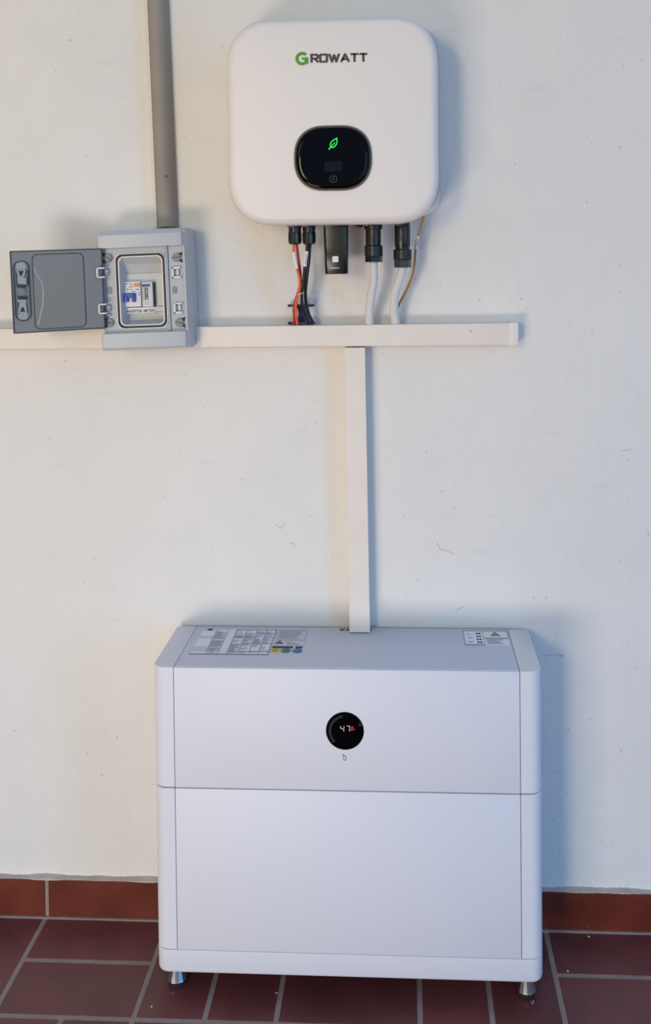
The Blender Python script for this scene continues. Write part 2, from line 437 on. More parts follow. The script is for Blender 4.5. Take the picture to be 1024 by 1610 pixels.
obj('paint_blob', bm, M_GAPS, pipe)

def trunk(name, label, pts, y=-0.04, cap=None):
    """trunking: base channel against the wall + snap-on lid; pts: 4 corners (x,z) front"""
    cx = sum(p[0] for p in pts) / 4; cz = min(p[1] for p in pts)
    t = thing(name, label, 'cable trunking', (cx, 0, cz))
    P = [(x - cx, z - cz) for x, z in pts]
    def ins(k):
        mx = sum(p[0] for p in P) / 4; mz = sum(p[1] for p in P) / 4; out = []
        for x, z in P:
            out.append((x - math.copysign(k, x - mx), z - math.copysign(k, z - mz)))
        return out
    bm = NB(); loft(bm, [[(x, -0.0003, z) for x, z in ins(0.0012)], [(x, y + 0.009, z) for x, z in ins(0.0012)]])
    obj('channel', bm, M_TRUNK, t, smooth=0)
    bm = NB(); loft(bm, [[(x, y + 0.009, z) for x, z in P], [(x, y + 0.001, z) for x, z in P], [(x, y, z) for x, z in ins(0.001)]])
    obj('cover', bm, M_TRUNK, t, smooth=0)
    return t, cx, cz
trunk('cable_trunking', 'horizontal ivory cable trunking running left behind the open meter box lid', [(-1.3, 1.158), (-0.476, 1.158), (-0.476, 1.1975), (-1.3, 1.1985)])
tr, cx, cz = trunk('cable_trunking', 'horizontal ivory cable trunking with end cap below the inverter, right of the meter box', [(-0.301, 1.1590), (0.3135, 1.1600), (0.3135, 1.2025), (-0.301, 1.1995)])
bm = NB(); box(bm, 0.3125 - cx, 0.3297 - cx, -0.0415, -0.0003, 1.1590 - cz, 1.2032 - cz, 0.0012)
obj('end_cap', bm, M_TRUNKCAP, tr)
for (u, v, w) in ((741, 521, 5), (555, 530, 8), (520, 524, 5), (340, 535, 10), (480, 538, 4), (650, 536, 7)):
    bm = NB(); p = at(u, v, -0.04)
    pts = [(p.x - cx + w * .00055 * math.cos(a) * (1 + .3 * math.sin(3 * a + u)), p.z - cz + w * .0007 * math.sin(a) * (1 + .3 * math.cos(2 * a + v))) for a in [2 * PI * i / 14 for i in range(14)]]
    pts = [(x, z) for x, z in pts]
    prism(bm, pts, -0.0399, -0.0401)
    if u in (741,): obj('scuff_mark', bm, M_SCUFF, tr, smooth=0)
    else: bm.free()
trunk('cable_trunking', 'vertical ivory cable trunking dropping from the horizontal run to the battery cabinet', [(-0.0013, 0.6002), (0.0390, 0.6002), (0.0347, 1.1570), (-0.0063, 1.1570)])

# ------------------------------------------------------------------ inverter
IX, IZ, IW, IH = -0.0163, 1.5777, 0.1935, 0.1873
inv = thing('solar_inverter', 'large white rounded-square solar inverter with black display mounted on the wall', 'inverter', (IX, 0, IZ - IH))
def cover_ring(ins, y, e=2.35):
    out = []
    w, h, r_ = IW - ins, IH - ins, max(0.085 - ins * 0.6, 0.02)
    for x, z in rr(w, h, r_, 14, 0, IH, e):
        zz = z - IH
        bulge = 1 - 0.018 * (abs(zz) / h) ** 2 * (abs(x) / w) ** 6   # sides belly out a little
        bulz = 1 - 0.008 * (abs(x) / w) ** 2 * (abs(zz) / h) ** 6
        out.append((x * bulge, y, IH + zz * bulz))
    return out
bm = NB()
rings = [cover_ring(0.004, -0.100), cover_ring(0.0006, -0.106), cover_ring(0.0, -0.125)]
for k in range(1, 9):
    a = k / 8 * PI / 2; rings.append(cover_ring(0.016 * (1 - math.cos(a)), -0.136 - 0.0205 * math.sin(a)))
rings += [cover_ring(0.04, -0.1582), cover_ring(0.08, -0.1596), cover_ring(0.13, -0.1602), cover_ring(0.165, -0.1603)]
loft(bm, rings)
cov = obj('front_cover', bm, M_WHITE, inv, smooth=60)
bm = NB()
loft(bm, [[(x, -0.088, z) for x, z in rr(IW - .006, IH - .008, 0.08, 14, 0, IH + .002, 2.3)], [(x, -0.101, z) for x, z in rr(IW - .006, IH - .008, 0.08, 14, 0, IH + .002, 2.3)]])
obj('seam', bm, M_GAPS, inv, smooth=60)
bm = NB()
W2 = IW + 0.003; H2 = IH - 0.010
loft(bm, [[(x, -0.012, z) for x, z in rr(W2 - .004, H2 - .004, 0.045, 14, 0.001, IH + .006, 2.2)], [(x, -0.03, z) for x, z in rr(W2 - .001, H2, 0.047, 14, 0.001, IH + .006, 2.2)],
          [(x, -0.088, z) for x, z in rr(W2, H2, 0.048, 14, 0.001, IH + .006, 2.2)]])
obj('rear_housing', bm, M_HOUS, inv, smooth=60)
bm = NB(); box(bm, -0.12, 0.12, -0.012, -0.0002, 0.08, 0.33, 0.002)
obj('wall_bracket', bm, M_GAPS, inv)
# display
DX, DZ = (-0.0145 - IX), (1.5093 - (IZ - IH))
YF = -0.1600
def dz(w, h, e=2.35, r_=0.056): return rr(w, h, r_, 12, DX, DZ, e)
bm = NB(); ring(bm, dz(0.0704, 0.0586, r_=.057), dz(0.0686, 0.0568, r_=.0553), YF + 0.002, YF - 0.0022)
disp = obj('display_bezel', bm, M_BEZEL, inv, smooth=40)
bm = NB(); ring(bm, dz(0.0687, 0.0569, r_=.0554), dz(0.0664, 0.0544, r_=.053), YF + 0.002, YF - 0.0018)
obj('bezel_groove', bm, M_BEZELD, disp, smooth=40)
bm = NB()
rings = [[(x, YF + 0.002, z) for x, z in dz(0.0665, 0.0545, r_=.0531)]]
for k in range(0, 7):
    a = k / 6 * PI / 2; i = 0.010 * (1 - math.cos(a)); rings.append([(x, YF - 0.0004 - 0.0028 * math.sin(a), z) for x, z in dz(0.0665 - i, 0.0545 - i, r_=.0531 - i)])
rings.append([(x, YF - 0.0034, z) for x, z in dz(0.03, 0.025, r_=.0249)])
loft(bm, rings)
scr = obj('display_glass', bm, M_GLASS, inv, smooth=60)
YG = YF - 0.0035
IB = Vector((IX, 0, IZ - IH))
def ipt(u, v, y=YG):
    p = at(u, v, y) - IB; return (p.x, p.z)
# leaf light
bm = NB()
c = ipt(524.3, 225.4); H = 0.0088
def fr(a, b, d): return (a, YG - d, b)
base_ = [(-1.0, -1.0), (-0.62, -0.72)]
out = [(-.62, -.72), (-.72, -.2), (-.5, .28), (0.0, .62), (.86, 1.05), (.9, .35), (.72, -.2), (.3, -.66), (-.15, -.85), (-.62, -.72)]
def sc_(pl): return [(c[0] + x * H * .85, c[1] + z * H) for x, z in pl]
stroke(bm, sc_([(-1.05, -1.15), (-.62, -.72)]), 0.0021, fr, h=0.0005)
stroke(bm, sc_(out), 0.0019, fr, h=0.0005)
stroke(bm, sc_([(-.45, -.6), (-.1, -.25), (.15, -.1), (.3, .15)]), 0.0015, fr, h=0.0005)
obj('leaf_indicator', bm, M_LEAF, scr, smooth=0)
bm = NB(); a = ipt(510.5, 254); b = ipt(538, 269)
box(bm, a[0], b[0], YG - 0.0004, YG + 0.001, b[1], a[1]); obj('lcd_window', bm, M_LCD, scr, smooth=0)
bm = NB(); c = ipt(524.3, 281.5)
ring(bm, rr(0.0063, 0.0058, 0.004, 5, *c), rr(0.0056, 0.0051, 0.0034, 5, *c), YG + .0005, YG - 0.0004)
stroke(bm, [(c[0] - .001, c[1] - .002), (c[0] - .001, c[1] + .001), (c[0] + .0003, c[1] + .0022), (c[0] + .001, c[1] + .001), (c[0] + .001, c[1] - .002)], 0.0006, fr, h=0.0004)
obj('touch_button', bm, M_MARKG, scr, smooth=0)
# logo
YL = -0.1598
g0 = ipt(466, 102, YL); g1 = ipt(486.5, 82.5, YL)
gc = ((g0[0] + g1[0]) / 2 - .0012, (g0[1] + g1[1]) / 2); gr = 0.0092
def fl_(a, b, d): return (a, YL - 0.0002 - d, b)
arc = [(gc[0] + gr * math.cos(t), gc[1] + gr * math.sin(t)) for t in [R(52 + i * (268) / 26) for i in range(27)]]
bm = NB(); 
outr = [(gc[0] + (gr + .0028) * math.cos(t), gc[1] + (gr + .0028) * math.sin(t)) for t in [R(46 + i * (284) / 26) for i in range(27)]]
inr = [(gc[0] + (gr - .0024) * math.cos(t), gc[1] + (gr - .0024) * math.sin(t)) for t in [R(46 + i * (284) / 26) for i in range(27)]]
loft(bm, [[(o_[0], YL - .0001, o_[1]), (i_[0], YL - .0001, i_[1]), (i_[0], YL - .0009, i_[1]), (o_[0], YL - .0009, o_[1])] for o_, i_ in zip(outr, inr)])
q = (gc[0] + gr + 0.0022, gc[1])
tri = [(q[0] - 0.0005, q[1] - 0.0105), (q[0] - 0.0005 , q[1] + 0.0018), (q[0] - 0.0118, q[1] + 0.0018), (q[0] - 0.0118, q[1] - 0.0018), (q[0] - .0068, q[1] - .0018), (q[0] - .0068, q[1] - .006)]
prism(bm, tri, YL - 0.0002, YL - 0.00105)
obj('logo_letter', bm, M_LOGOG, inv, smooth=0)
bm = NB(); l0 = ipt(489.0, 98.0, YL); l1 = ipt(575.5, 96.6, YL); Hh = 0.0128
wd = twidth('ROWATT', Hh, 0.30, 1.0); s = (l1[0] - l0[0]) / wd; slope = (l1[1] - l0[1]) / (l1[0] - l0[0])
def fl2(a, b, d): return (l0[0] + a * s, YL - 0.0002 - d, l0[1] + b + a * s * slope)
letters(bm, 'ROWATT', 0.001, 0.0006, Hh, 0.0033, fl2, 0.30)
obj('logo_lettering', bm, M_LOGO, inv, smooth=0)
# sockets in the underside that the plugs go into
bm = NB()
bm.free()
for xx, w in ((-0.095, .012), (-0.068, .012), (-0.018, .02), (0.053, .014), (0.109, .012)):
    bm = NB(); box(bm, xx - IX - w, xx - IX + w, -0.095, -0.06, -0.001, 0.02, 0.001)
    obj('socket', bm, M_BLACK, inv)
bm = NB(); p = at(561, 353, -0.075) - IB
b2 = bmesh.new(); bmesh.ops.create_uvsphere(b2, u_segments=20, v_segments=12, radius=1)
merge(bm, b2, 0, Matrix.Translation((p.x, -0.075, p.z + .002)) @ Matrix.Rotation(R(25), 4, 'Y') @ Matrix.Diagonal((.0135, .010, .0065, 1)))
obj('sealing_cap', bm, M_BLACK, inv)
bm = NB(); p = at(425, 352, -0.07) - IB; box(bm, p.x - .004, p.x + .004, -0.075, -0.065, p.z - .003, p.z + .012, 0.001); obj('cover_screw', bm, M_BLACK, inv)

# ------------------------------------------------------------------ plugs and cables
ZT = 1.404
def lug(i, r_, n, k, amp): return 1 + amp * (1 if (i * k // n) % 2 == 0 else 0)
def gland(name, u, label):
    p = at(u, 370, -0.08); x = p.x
    t = thing(name, label, 'cable plug', (x, -0.08, at(u, 384, -0.08).z))
    z = lambda v: at(u, v, -0.08).z - at(u, 384, -0.08).z
    bm = NB(); lathe(bm, [(.0118, z(366)), (.0122, z(358)), (.0122, ZT - at(u, 384, -.08).z)], 28)
    obj('plug_body', bm, M_NAVY, t)
    bm = NB(); lathe(bm, [(.0085, z(384.5)), (.0116, z(382.5)), (.0123, z(378)), (.0123, z(368)), (.0118, z(365.5))], 48, facet=lambda i, r_: 1.0 + (0.06 if (i // 3) % 2 else 0.0))
    obj('locking_nut', bm, M_BLACK, t, smooth=25)
    return t
gland('cable_plug', 463.8, 'black round plug under inverter, gripping the orange and red cables')
gland('cable_plug', 486.0, 'black round plug under inverter, gripping the two black cables')
def cable(name, label, P, r_, mt, sleeve=None, ys=None):
    pts = [at(u, v, y) for u, v, y in P]
    o0 = pts[-1]
    t = thing(name, label, 'cable', tuple(o0))
    L = [q - o0 for q in pts]
    bm = NB(); tube(bm, L, r_, 12, 8); obj('sheath', bm, mt, t, smooth=60)
    if sleeve:
        a, b, rs = sleeve
        bm = NB(); tube(bm, L, rs, 14, 8, t0=a, t1=b); sl = obj('marker_sleeve', bm, M_TAG, t, smooth=60)
        sl['label'] = 'white printed marker sleeve'
        S = catmull(L, 8); i0 = int(round(a * (len(S) - 1))); i1 = int(round(b * (len(S) - 1)))
        bm = NB(); q0, q1 = S[i0], S[i1]; d = q1 - q0
        for k in range(5):
            a_ = q0 + d * (0.2 + 0.13 * k); b_ = q0 + d * (0.27 + 0.13 * k)
            for off in (-.0006, .0007):
                box(bm, a_.x - .0004 + off, a_.x + .0004 + off, a_.y - rs - .0002, a_.y - rs + .0006, min(a_.z, b_.z), max(a_.z, b_.z))
        obj('printing', bm, M_INK, sl, smooth=0)
    return t
ZTR = 1.2
cable('power_cable', 'orange cable with a white marker sleeve hanging from the left plug', [(461.7, 383, -.083), (462.3, 395, -.084), (463.8, 408, -.084), (467, 422, -.082), (471, 437, -.078), (471.3, 451.5, -.072), (469.3, 462.4, -.066), (466, 475, -.059), (465, 492, -.049), (467.7, 509.5, -.0370)], .0026, M_ORANGE, (.12, .33, .0034))
cable('power_cable', 'crimson red cable beside the orange one, mostly tucked behind it', [(466.6, 383, -.077), (469.3, 406, -.077), (472, 426.5, -.073), (472.6, 443, -.066), (469.5, 458, -.058), (464.5, 474, -.049), (462.5, 488, -.041), (463.8, 509, -.0305)], .0026, M_CRIMSON)
cable('power_cable', 'black cable nearer the right edge of the pair, without a sleeve', [(487.5, 383, -.078), (485.8, 410, -.077), (483.3, 430, -.074), (481.0, 451.5, -.064), (480.4, 464, -.055), (481.8, 479, -.046), (486.5, 496, -.039), (492.5, 508, -.0325)], .0032, M_BLKC)
cable('power_cable', 'black cable with a white marker sleeve hanging from the right plug', [(483.3, 383, -.084), (482.6, 395, -.084), (480.6, 408, -.083), (478.4, 430, -.080), (476.8, 447, -.074), (474.6, 463, -.066), (475.6, 480, -.056), (480.5, 495, -.045), (485.8, 508.5, -.037)], .0030, M_BLKC, (.13, .32, .0036))
p = at(472.6, 462, -.066)
bm = NB(); loft(bm, [[(p.x + (.0062 + dx) * math.cos(a), p.y + (.0078 + dx) * math.sin(a), p.z + dzz + .0022 * math.cos(a)) for a in [2 * PI * i / 24 for i in range(24)]] for dx, dzz in ((0, -.001), (.0006, -.0008), (.0006, .0008), (0, .001), (-.0004, 0), (0, -.001))], cap0=False, cap1=False)
tag(obj('cable_tie', bm, M_TIE), 'thin clear cable tie around the orange and black cables', 'cable tie')
# blue holder on the trunking
p = at(474, 507, -.0145)
t = thing('cable_clip', 'dark blue plastic cable holder with two oval flanges standing on the trunking', 'cable holder', (p.x, -.0145, 1.2012))
for nm, z0, z1 in (('flange', .0003, .0050), ('flange', .0352, .0395)):
    bm = NB(); prism_z(bm, rr(.0268, .0135, .0134, 10), z0, z1); obj(nm, bm, M_BLUE, t)
bm = NB(); lathe(bm, [(.011, .0050), (.007, .012), (.006, .020), (.007, .029), (.010, .0352)], 24)
obj('hub', bm, M_BLUE, t)

# monitoring stick
a, b, c_, d_ = at(508, 350, -.092), at(547.5, 350, -.092), at(511, 431, -.092), at(547, 431, -.092)
cx = (c_.x + d_.x) / 2; cz = c_.z
t = thing('monitoring_stick', 'black upright monitoring stick with white square sticker plugged under the inverter', 'data logger', (cx, -.082, cz))
bm = NB()
def ds(x0, x1, z, dpt): 
    return [(x - cx, yy, z - cz) for x, yy in [((x0 + x1) / 2 + px, py) for px, py in rr((x1 - x0) / 2, dpt / 2, .0065, 6)]]
loft(bm, [ds(c_.x + .001, d_.x - .001, cz, .021), ds(c_.x, d_.x, cz + .0012, .0225), ds(a.x * .5 + c_.x * .5, b.x * .5 + d_.x * .5, (cz + ZT) / 2, .0235), ds(a.x, b.x, ZT + .0, .024)])
obj('stick_body', bm, M_DONGLE, t, smooth=50)
YD = -.0118
def dp(u, v):
    p = at(u, v, -.094); return (p.x - cx, p.z - cz)
bm = NB(); q = dp(527.5, 407.6); prism(bm, rr(.0056, .0056, .0012, 4, *q), YD + .001, YD - .0004); obj('sticker', bm, M_STICK, t, smooth=0)
bm = NB(); q = dp(523, 421.5)
letters(bm, 'ROWATT', q[0], q[1] - .001, .0020, .0005, lambda x, z, d: (x, YD - d + .0003, z), .3)
ar = [(q[0] - .0024 + .0016 * math.cos(x), q[1] + .0002 + .0018 * math.sin(x)) for x in [R(50 + i * 27) for i in range(11)]]
stroke(bm, ar + [(q[0] - .0010, q[1])], .0008, lambda x, z, d: (x, YD - d + .0003, z))
obj('printing', bm, M_STICK, t, smooth=0)
bm = NB(); q = dp(526.5, 368)
for k in (-1, .6): box(bm, q[0] + k * .0045 - .002, q[0] + k * .0045 + .002, YD - .0001, YD + .001, q[1] - .0005, q[1] + .0005)
obj('indicator_mark', bm, M_MARKG, t, smooth=0)

# flexible conduits with their fittings
def conduit(label, u0, vb, neck, P, r_, grey):
    pts = [at(u, v, y) for u, v, y in P]; o0 = pts[-1]
    t = thing('flexible_conduit', label, 'flexible conduit', tuple(o0), group=None)
    y0 = P[0][2]
    c = at(u0[0], vb, y0) - o0; ctop = at(u0[1], 353, y0) - o0
    z = lambda v: at(u0[0], v, y0).z - o0.z
    dx = (ctop.x - c.x)
    bm = NB()
    ztop = ZT - o0.z
    def prof(l): lathe(bm, l, 36, (c.x + dx * .5, y0 - o0.y, 0))
    if neck: prof([(.0142, z(386)), (.0148, z(384)), (.0148, z(361)), (.0175, z(360)), (.0175, ztop)])
    else: prof([(.0135, z(392)), (.0135, z(389)), (.0150, z(387)), (.0150, z(356)), (.0142, z(354)), (.0142, ztop)])
    f = obj('fitting_body', bm, M_BLACK, t, smooth=40)
    va, vb2, vc = (386, 404, vb) if neck else (392, 409, vb)
    bm = NB(); lathe(bm, [(.0162, z(vb2)), (.0176, z(vb2 - 1.5)), (.0176, z(va + 1.5)), (.0165, z(va))], 48, (c.x + dx * .25, y0 - o0.y, 0), facet=lambda i, r_: 1 - (.03 if (i // 2) % 4 == 0 else 0))
    obj('locking_ring', bm, M_BLACK, t, smooth=25)
    bm = NB()
    hexp = [(c.x + .0165 * math.cos(R(60 * k + 12)), y0 - o0.y + .0165 * math.sin(R(60 * k + 12))) for k in range(6)]
    prism_z(bm, hexp, z(vc), z(vb2 + .0))
    obj('hex_nut', bm, M_BLACKH if grey else M_BLACK, t, smooth=0)
    bm = NB(); L = [q - o0 for q in pts]
    pitch = 0.0042
    tube(bm, L, r_, 20, 60, rf=lambda s_: r_ * (1 + 0.10 * math.sin(2 * PI * s_ / pitch)))
    obj('corrugated_hose', bm, M_HOSE, t, smooth=70)
    return t
conduit('pale corrugated flexible conduit hanging from the middle black fitting under the inverter', (588, 586.5), 412, True, [(587.8, 409, -.080), (587.8, 441, -.074), (584.5, 460, -.066), (581.5, 486, -.048), (581.0, 509, -.0285)], .0078, False)
conduit('pale corrugated flexible conduit under the right black fitting, beside the yellow wire', (633.5, 632.5), 420.5, False, [(634.5, 416, -.080), (629.5, 436, -.074), (621.5, 460, -.064), (619.6, 486, -.047), (622.5, 509, -.0285)], .0080, True)
gw = cable('earth_wire', 'thin ochre yellow wire with white marker sleeve, curving down right of the conduits', [(667.5, 338, -.052), (662, 357, -.052), (656.3, 376, -.05), (653.6, 394, -.048), (652, 416, -.045), (647.8, 435, -.041), (638.9, 456.8, -.035), (628.5, 477, -.028), (624, 490, -.022), (622, 508, -.012)], .0021, M_OCHRE, (.20, .315, .0031))

# ------------------------------------------------------------------ meter box with its open lid
BB = -1.8
BO = Vector((at(235, 551, 0).x, 0, 1.1605))
bx = thing('meter_box', 'light grey meter enclosure with smoked lid swung open to the left', 'meter box', tuple(BO), (0, R(BB), 0))
RB = Matrix.Rotation(R(BB), 3, 'Y'); RBI = RB.inverted()
def lb(u, v, y):
    p = RBI @ (at(u, v, y) - BO); return (p.x, p.z)
def quad_ext(pts, y):
    P = [lb(u, v, y) for u, v in pts]; xs = [p[0] for p in P]; zs = [p[1] for p in P]; return min(xs), max(xs), min(zs), max(zs)
YC = -0.100            # front of the hood
YP = -0.086            # recessed plate
xl = (lb(152, 372, YC)[0] + lb(160, 540, YC)[0]) / 2; xr = (lb(288.5, 372, YC)[0] + lb(292.5, 540, YC)[0]) / 2
zt = lb(215, 360, YC)[1]; zb = lb(225, 550.5, YC)[1]
zht = lb(220, 388, YC)[1]; zhb = lb(230, 523, YC)[1]
xR0 = (lb(307, 380, -.02)[0] + lb(309, 540, -.02)[0]) / 2
bm = NB()
loft(bm, [[(x, -0.0003, z) for x, z in rr((xR0 - xl + .003) / 2, (zt - zb) / 2 + .001, .010, 5, (xl + xR0 - .003) / 2, (zt + zb) / 2)],
          [(x, -0.040, z) for x, z in rr((xR0 - xl + .003) / 2, (zt - zb) / 2 + .001, .010, 5, (xl + xR0 - .003) / 2, (zt + zb) / 2)],
          [(x, -0.044, z) for x, z in rr((xR0 - xl) / 2 - .001, (zt - zb) / 2 - .002, .008, 5, (xl + xR0 - .003) / 2, (zt + zb) / 2)]])
obj('back_box', bm, M_BOX, bx)
# front cover: two hoods, right wall, plate with opening
bm = NB()
xs_ = xr + (xR0 - xr) * .55
def hood(z0, z1, outer_top):
    prof = [(-0.046, z0), (-0.046, z1 - (.001 if outer_top else 0))]
    rings = []
    for x, ins in ((xl, .0025), (xl + .003, 0), (xr - .0125, 0), (xr - .0035, .004), (xr + .0012, .013)):
        if outer_top: sec = [(-.045, z0), (YC + ins, z0), (YC + ins, z1 - .010), (YC + .008 + ins, z1 - .0015), (-.07, z1), (-.045, z1)]
        else: sec = [(-.045, z0), (-.07, z0), (YC + .006 + ins, z0 + .001), (YC + ins, z0 + .006), (YC + ins, z1), (-.045, z1)]
        rings.append([(x, y, z) for y, z in sec])
    loft(bm, rings)
hood(zht, zt, True); hood(zb, zhb, False)
# sloping right-hand side of the cover
def side(z): return [(xr + .001, YC + .012, z), (xs_ + .0015, -.050, z), (xs_ + .0015, -.044, z), (xr - .001, -.044, z), (xr - .001, YC + .012, z)]
loft(bm, [side(zb + .002), side(zt - .003)])
obj('front_cover', bm, M_BOX, bx, smooth=30)
# plate
gx0, gx1, gz0, gz1 = quad_ext([(183.5, 400), (259.5, 400), (187, 514), (261, 514)], YP)
gxm, gzm, gw_, gh_ = (gx0 + gx1) / 2, (gz0 + gz1) / 2, (gx1 - gx0) / 2, (gz1 - gz0) / 2
hw, hh = gw_ - .0060, gh_ - .0060
bm = NB()
px0, px1 = xl + .004, xr - .0012
def frame_outline(x0, x1, z0, z1, w, h, r_, n, cx, cz):
    """rectangle x0..x1, z0..z1 sampled point for point like rr(w, h, r_, n, cx, cz)"""
    out = []
    for q, (sx, sz) in enumerate(((1, 1), (-1, 1), (-1, -1), (1, -1))):
        X = x1 if sx > 0 else x0; Z = z1 if sz > 0 else z0
        for i in range(n + 1):
            a = q * PI / 2 + i * (PI / 2) / n; c, s_ = abs(math.cos(a)), abs(math.sin(a))
            if c >= s_: z_in = cz + sz * (h - r_); out.append((X, z_in + (Z - z_in) * s_ / c))
            else: x_in = cx + sx * (w - r_); out.append((x_in + (X - x_in) * c / s_, Z))
    return out
inner = rr(hw, hh, .010, 12, gxm, gzm)
zpl0, zpl1 = zhb - .0005, zht + .0005
ring(bm, frame_outline(px0, px1, zpl0, zpl1, hw, hh, .010, 12, gxm, gzm), inner, YP + .006, YP)
obj('face_plate', bm, M_PLATE, bx, smooth=0)
bm = NB(); ring(bm, rr(gw_ + .0012, gh_ + .0012, .0140, 12, gxm, gzm), rr(gw_ - .0003, gh_ - .0003, .0127, 12, gxm, gzm), YP + .001, YP - .0036)
ring(bm, rr(hw + .0014, hh + .0014, .0112, 12, gxm, gzm), rr(hw - .0006, hh - .0006, .0096, 12, gxm, gzm), YP + .001, YP - .0036)
obj('sealing_rim', bm, M_RIM, bx, smooth=40)
bm = NB(); ring(bm, rr(gw_ - .0003, gh_ - .0003, .0128, 12, gxm, gzm), rr(hw + .0014, hh + .0014, .0105, 12, gxm, gzm), YP + .001, YP - .0040)
obj('gasket', bm, M_GASKET, bx, smooth=40)
# cavity: stepped device cover inside
bm = NB()
def cavz(v): return lb(225, v, -.06)[1]
prof = [(YP - .001, gzm + hh), (-.070, cavz(414)), (-.068, cavz(415.5)), (-.058, cavz(429)), (-.061, cavz(430)), (-.061, cavz(482)), (-.066, cavz(483)), (-.066, cavz(490)), (-.056, cavz(491)), (-.058, cavz(503)), (-.068, cavz(505)), (YP - .001, gzm - hh)]
x0, x1 = gxm - hw, gxm + hw
vs0 = [bm.verts.new((x0 + .006, y, z)) for y, z in prof]; vs1 = [bm.verts.new((x1 - .002, y, z)) for y, z in prof]
for i in range(len(prof) - 1): bm.faces.new((vs0[i], vs0[i + 1], vs1[i + 1], vs1[i]))
for vs, xx in ((vs0, x0), (vs1, x1)):
    o_ = [bm.verts.new((xx, YP - .001, z)) for y, z in prof]
    for i in range(len(prof) - 1): bm.faces.new((vs[i], vs[i + 1], o_[i + 1], o_[i]))
obj('device_cover', bm, M_BOXIN, bx, smooth=0, recalc=False)
# light vertical rail right of the opening and right edge strip
bm = NB(); e = quad_ext([(262.5, 391), (266.5, 391), (266, 521), (269, 521)], YP - .002)
xa, xb_ = lb(264.5, 455, YP - .003)[0] - .0022, lb(264.5, 455, YP - .003)[0] + .0022
box(bm, xa, xb_, YP - .0045, YP + .001, zpl0, zpl1, .0008); obj('rail', bm, M_BOXSIDE, bx)
bm = NB(); box(bm, px1 - .001, xr + .0006, YC + .010, YP + .002, zpl0, zpl1, .0005); obj('edge_strip', bm, M_BOX, bx)
# screws with slots
def screw(u, v, label=None, rad=.0082, ang=8):
    x, z = lb(u, v, YP - .003)
    s_ = None
    bm = NB(); prism(bm, circ(rad, 24, x, z), YP + .001, YP - .0045, bev=.0008)
    s_ = obj('screw', bm, M_SCREW, bx)
    bm = NB(); d = Vector((math.cos(R(ang)), math.sin(R(ang)))) * rad * .9
    stroke(bm, [(x - d.x, z - d.y), (x + d.x, z + d.y)], .0014, lambda a, b, dd: (a, YP - .0044 - dd, b), h=.0002)
    obj('slot', bm, M_GASKET, s_, smooth=0)
    sg = 1 if u > 225 else -1
    bm = NB()
    for sz in (1, -1):
        prism(bm, [(x + sg * .004, z + sz * .0075), (x + sg * .0105, z + sz * .0105), (x + sg * .0105, z + sz * .0035), (x + sg * .0075, z + sz * .004)], YP, YP - .0012)
    obj('recess', bm, M_GASKET, s_, smooth=0)
screw(277.6, 404.6, ang=2); screw(282.3, 507, ang=-18); screw(169.8, 405.5, ang=-35); screw(172.5, 507.5, ang=-8)
for u, v in ((172.5, 456.5), (274.8, 456)):
    x, z = lb(u, v, YP - .001)
    bm = NB(); prism(bm, rr(.0045, .0072, .0044, 6, x, z), YP + .001, YP - .0012); obj('blanking_plug', bm, M_SCREW, bx)
def latch(u, v, flip, left):
    x, z = lb(u, v, YP - .004); bm = NB(); s_ = -1 if left else 1
    y1 = YP - .007
    if not left:
        box(bm, x - .0085, x - .0045, y1, YP, z - .0110, z + .0110, .0008)
        box(bm, x - .0085, x + .0080, y1, YP, z - .0110 if flip else z + .0070, z - .0070 if flip else z + .0110, .0008)
        box(bm, x - .0085, x + .0090, y1, YP, z + .0070 if flip else z - .0110, z + .0100 if flip else z - .0068, .0008)
        box(bm, x + .0010, x + .0050, y1 - .001, YP, z - .0045, z + .0060, .0008)
        obj('latch_clip', bm, M_LATCH, bx)
        bm = NB(); box(bm, x - .0040, x + .0006, y1 + .002, YP, z - .003, z + .004, .0004); obj('latch_pin', bm, M_SCREW, bx)
    else:
        z0 = z
        y1 = YC - .010
        box(bm, x - .0095, x - .0065, y1, y1 + .010, z0 - .0100, z0 + .0100, .0008)
        box(bm, x - .0095, x + .0060, y1, y1 + .012, z0 + .0070, z0 + .0100, .0008)
        box(bm, x - .0095, x + .0060, y1, y1 + .012, z0 - .0100, z0 - .0070, .0008)
        obj('hinge_clip', bm, M_LATCH, bx)
        bm = NB(); box(bm, x - .001, x + .0080, YP - .006, YP, z0 - .0058, z0 + .0058, .001); box(bm, x + .001, x + .0072, YP - .006, YP, z0 + (-.0142 if flip else .0108), z0 + (-.0108 if flip else .0142), .0008)
        obj('hinge_block', bm, M_PLATE, bx)
latch(277.5, 428.6, False, False); latch(280.5, 484, True, False)
latch(164.5, 428.6, False, True); latch(167.5, 485, True, True)

# the lid: a shallow smoked tray seen from its inside, hinged at the left edge
hz = (lb(161.5, 393, YC)[1] + 0); hx = (lb(161, 393, YC)[0] + lb(164, 517, YC)[0]) / 2
hinge = Vector((hx, YC + .002, 0))
AL = math.atan2(0.068, 0.166)   # it stands out of the wall plane by this much
sdir = Vector((-math.cos(AL), -math.sin(AL), 0)); ndir = Vector((math.sin(AL), -math.cos(AL), 0))  # ndir: toward the viewer
def lidpix(u, v):
    d = RBI @ (CF + CR * ((u - PX) / FPX) - CU * ((v - PY) / FPX)); o_ = RBI @ (CP - BO)
    t_ = (hinge - o_).dot(ndir) / d.dot(ndir); q = o_ + d * t_ - hinge
    return (q.dot(sdir), q.z)
def lf(s_, h, dpt): 
    q = hinge + sdir * s_ + ndir * dpt; return (q.x, q.y, h)
cs = [lidpix(14, 392), lidpix(22, 523), lidpix(161, 393), lidpix(165, 518)]
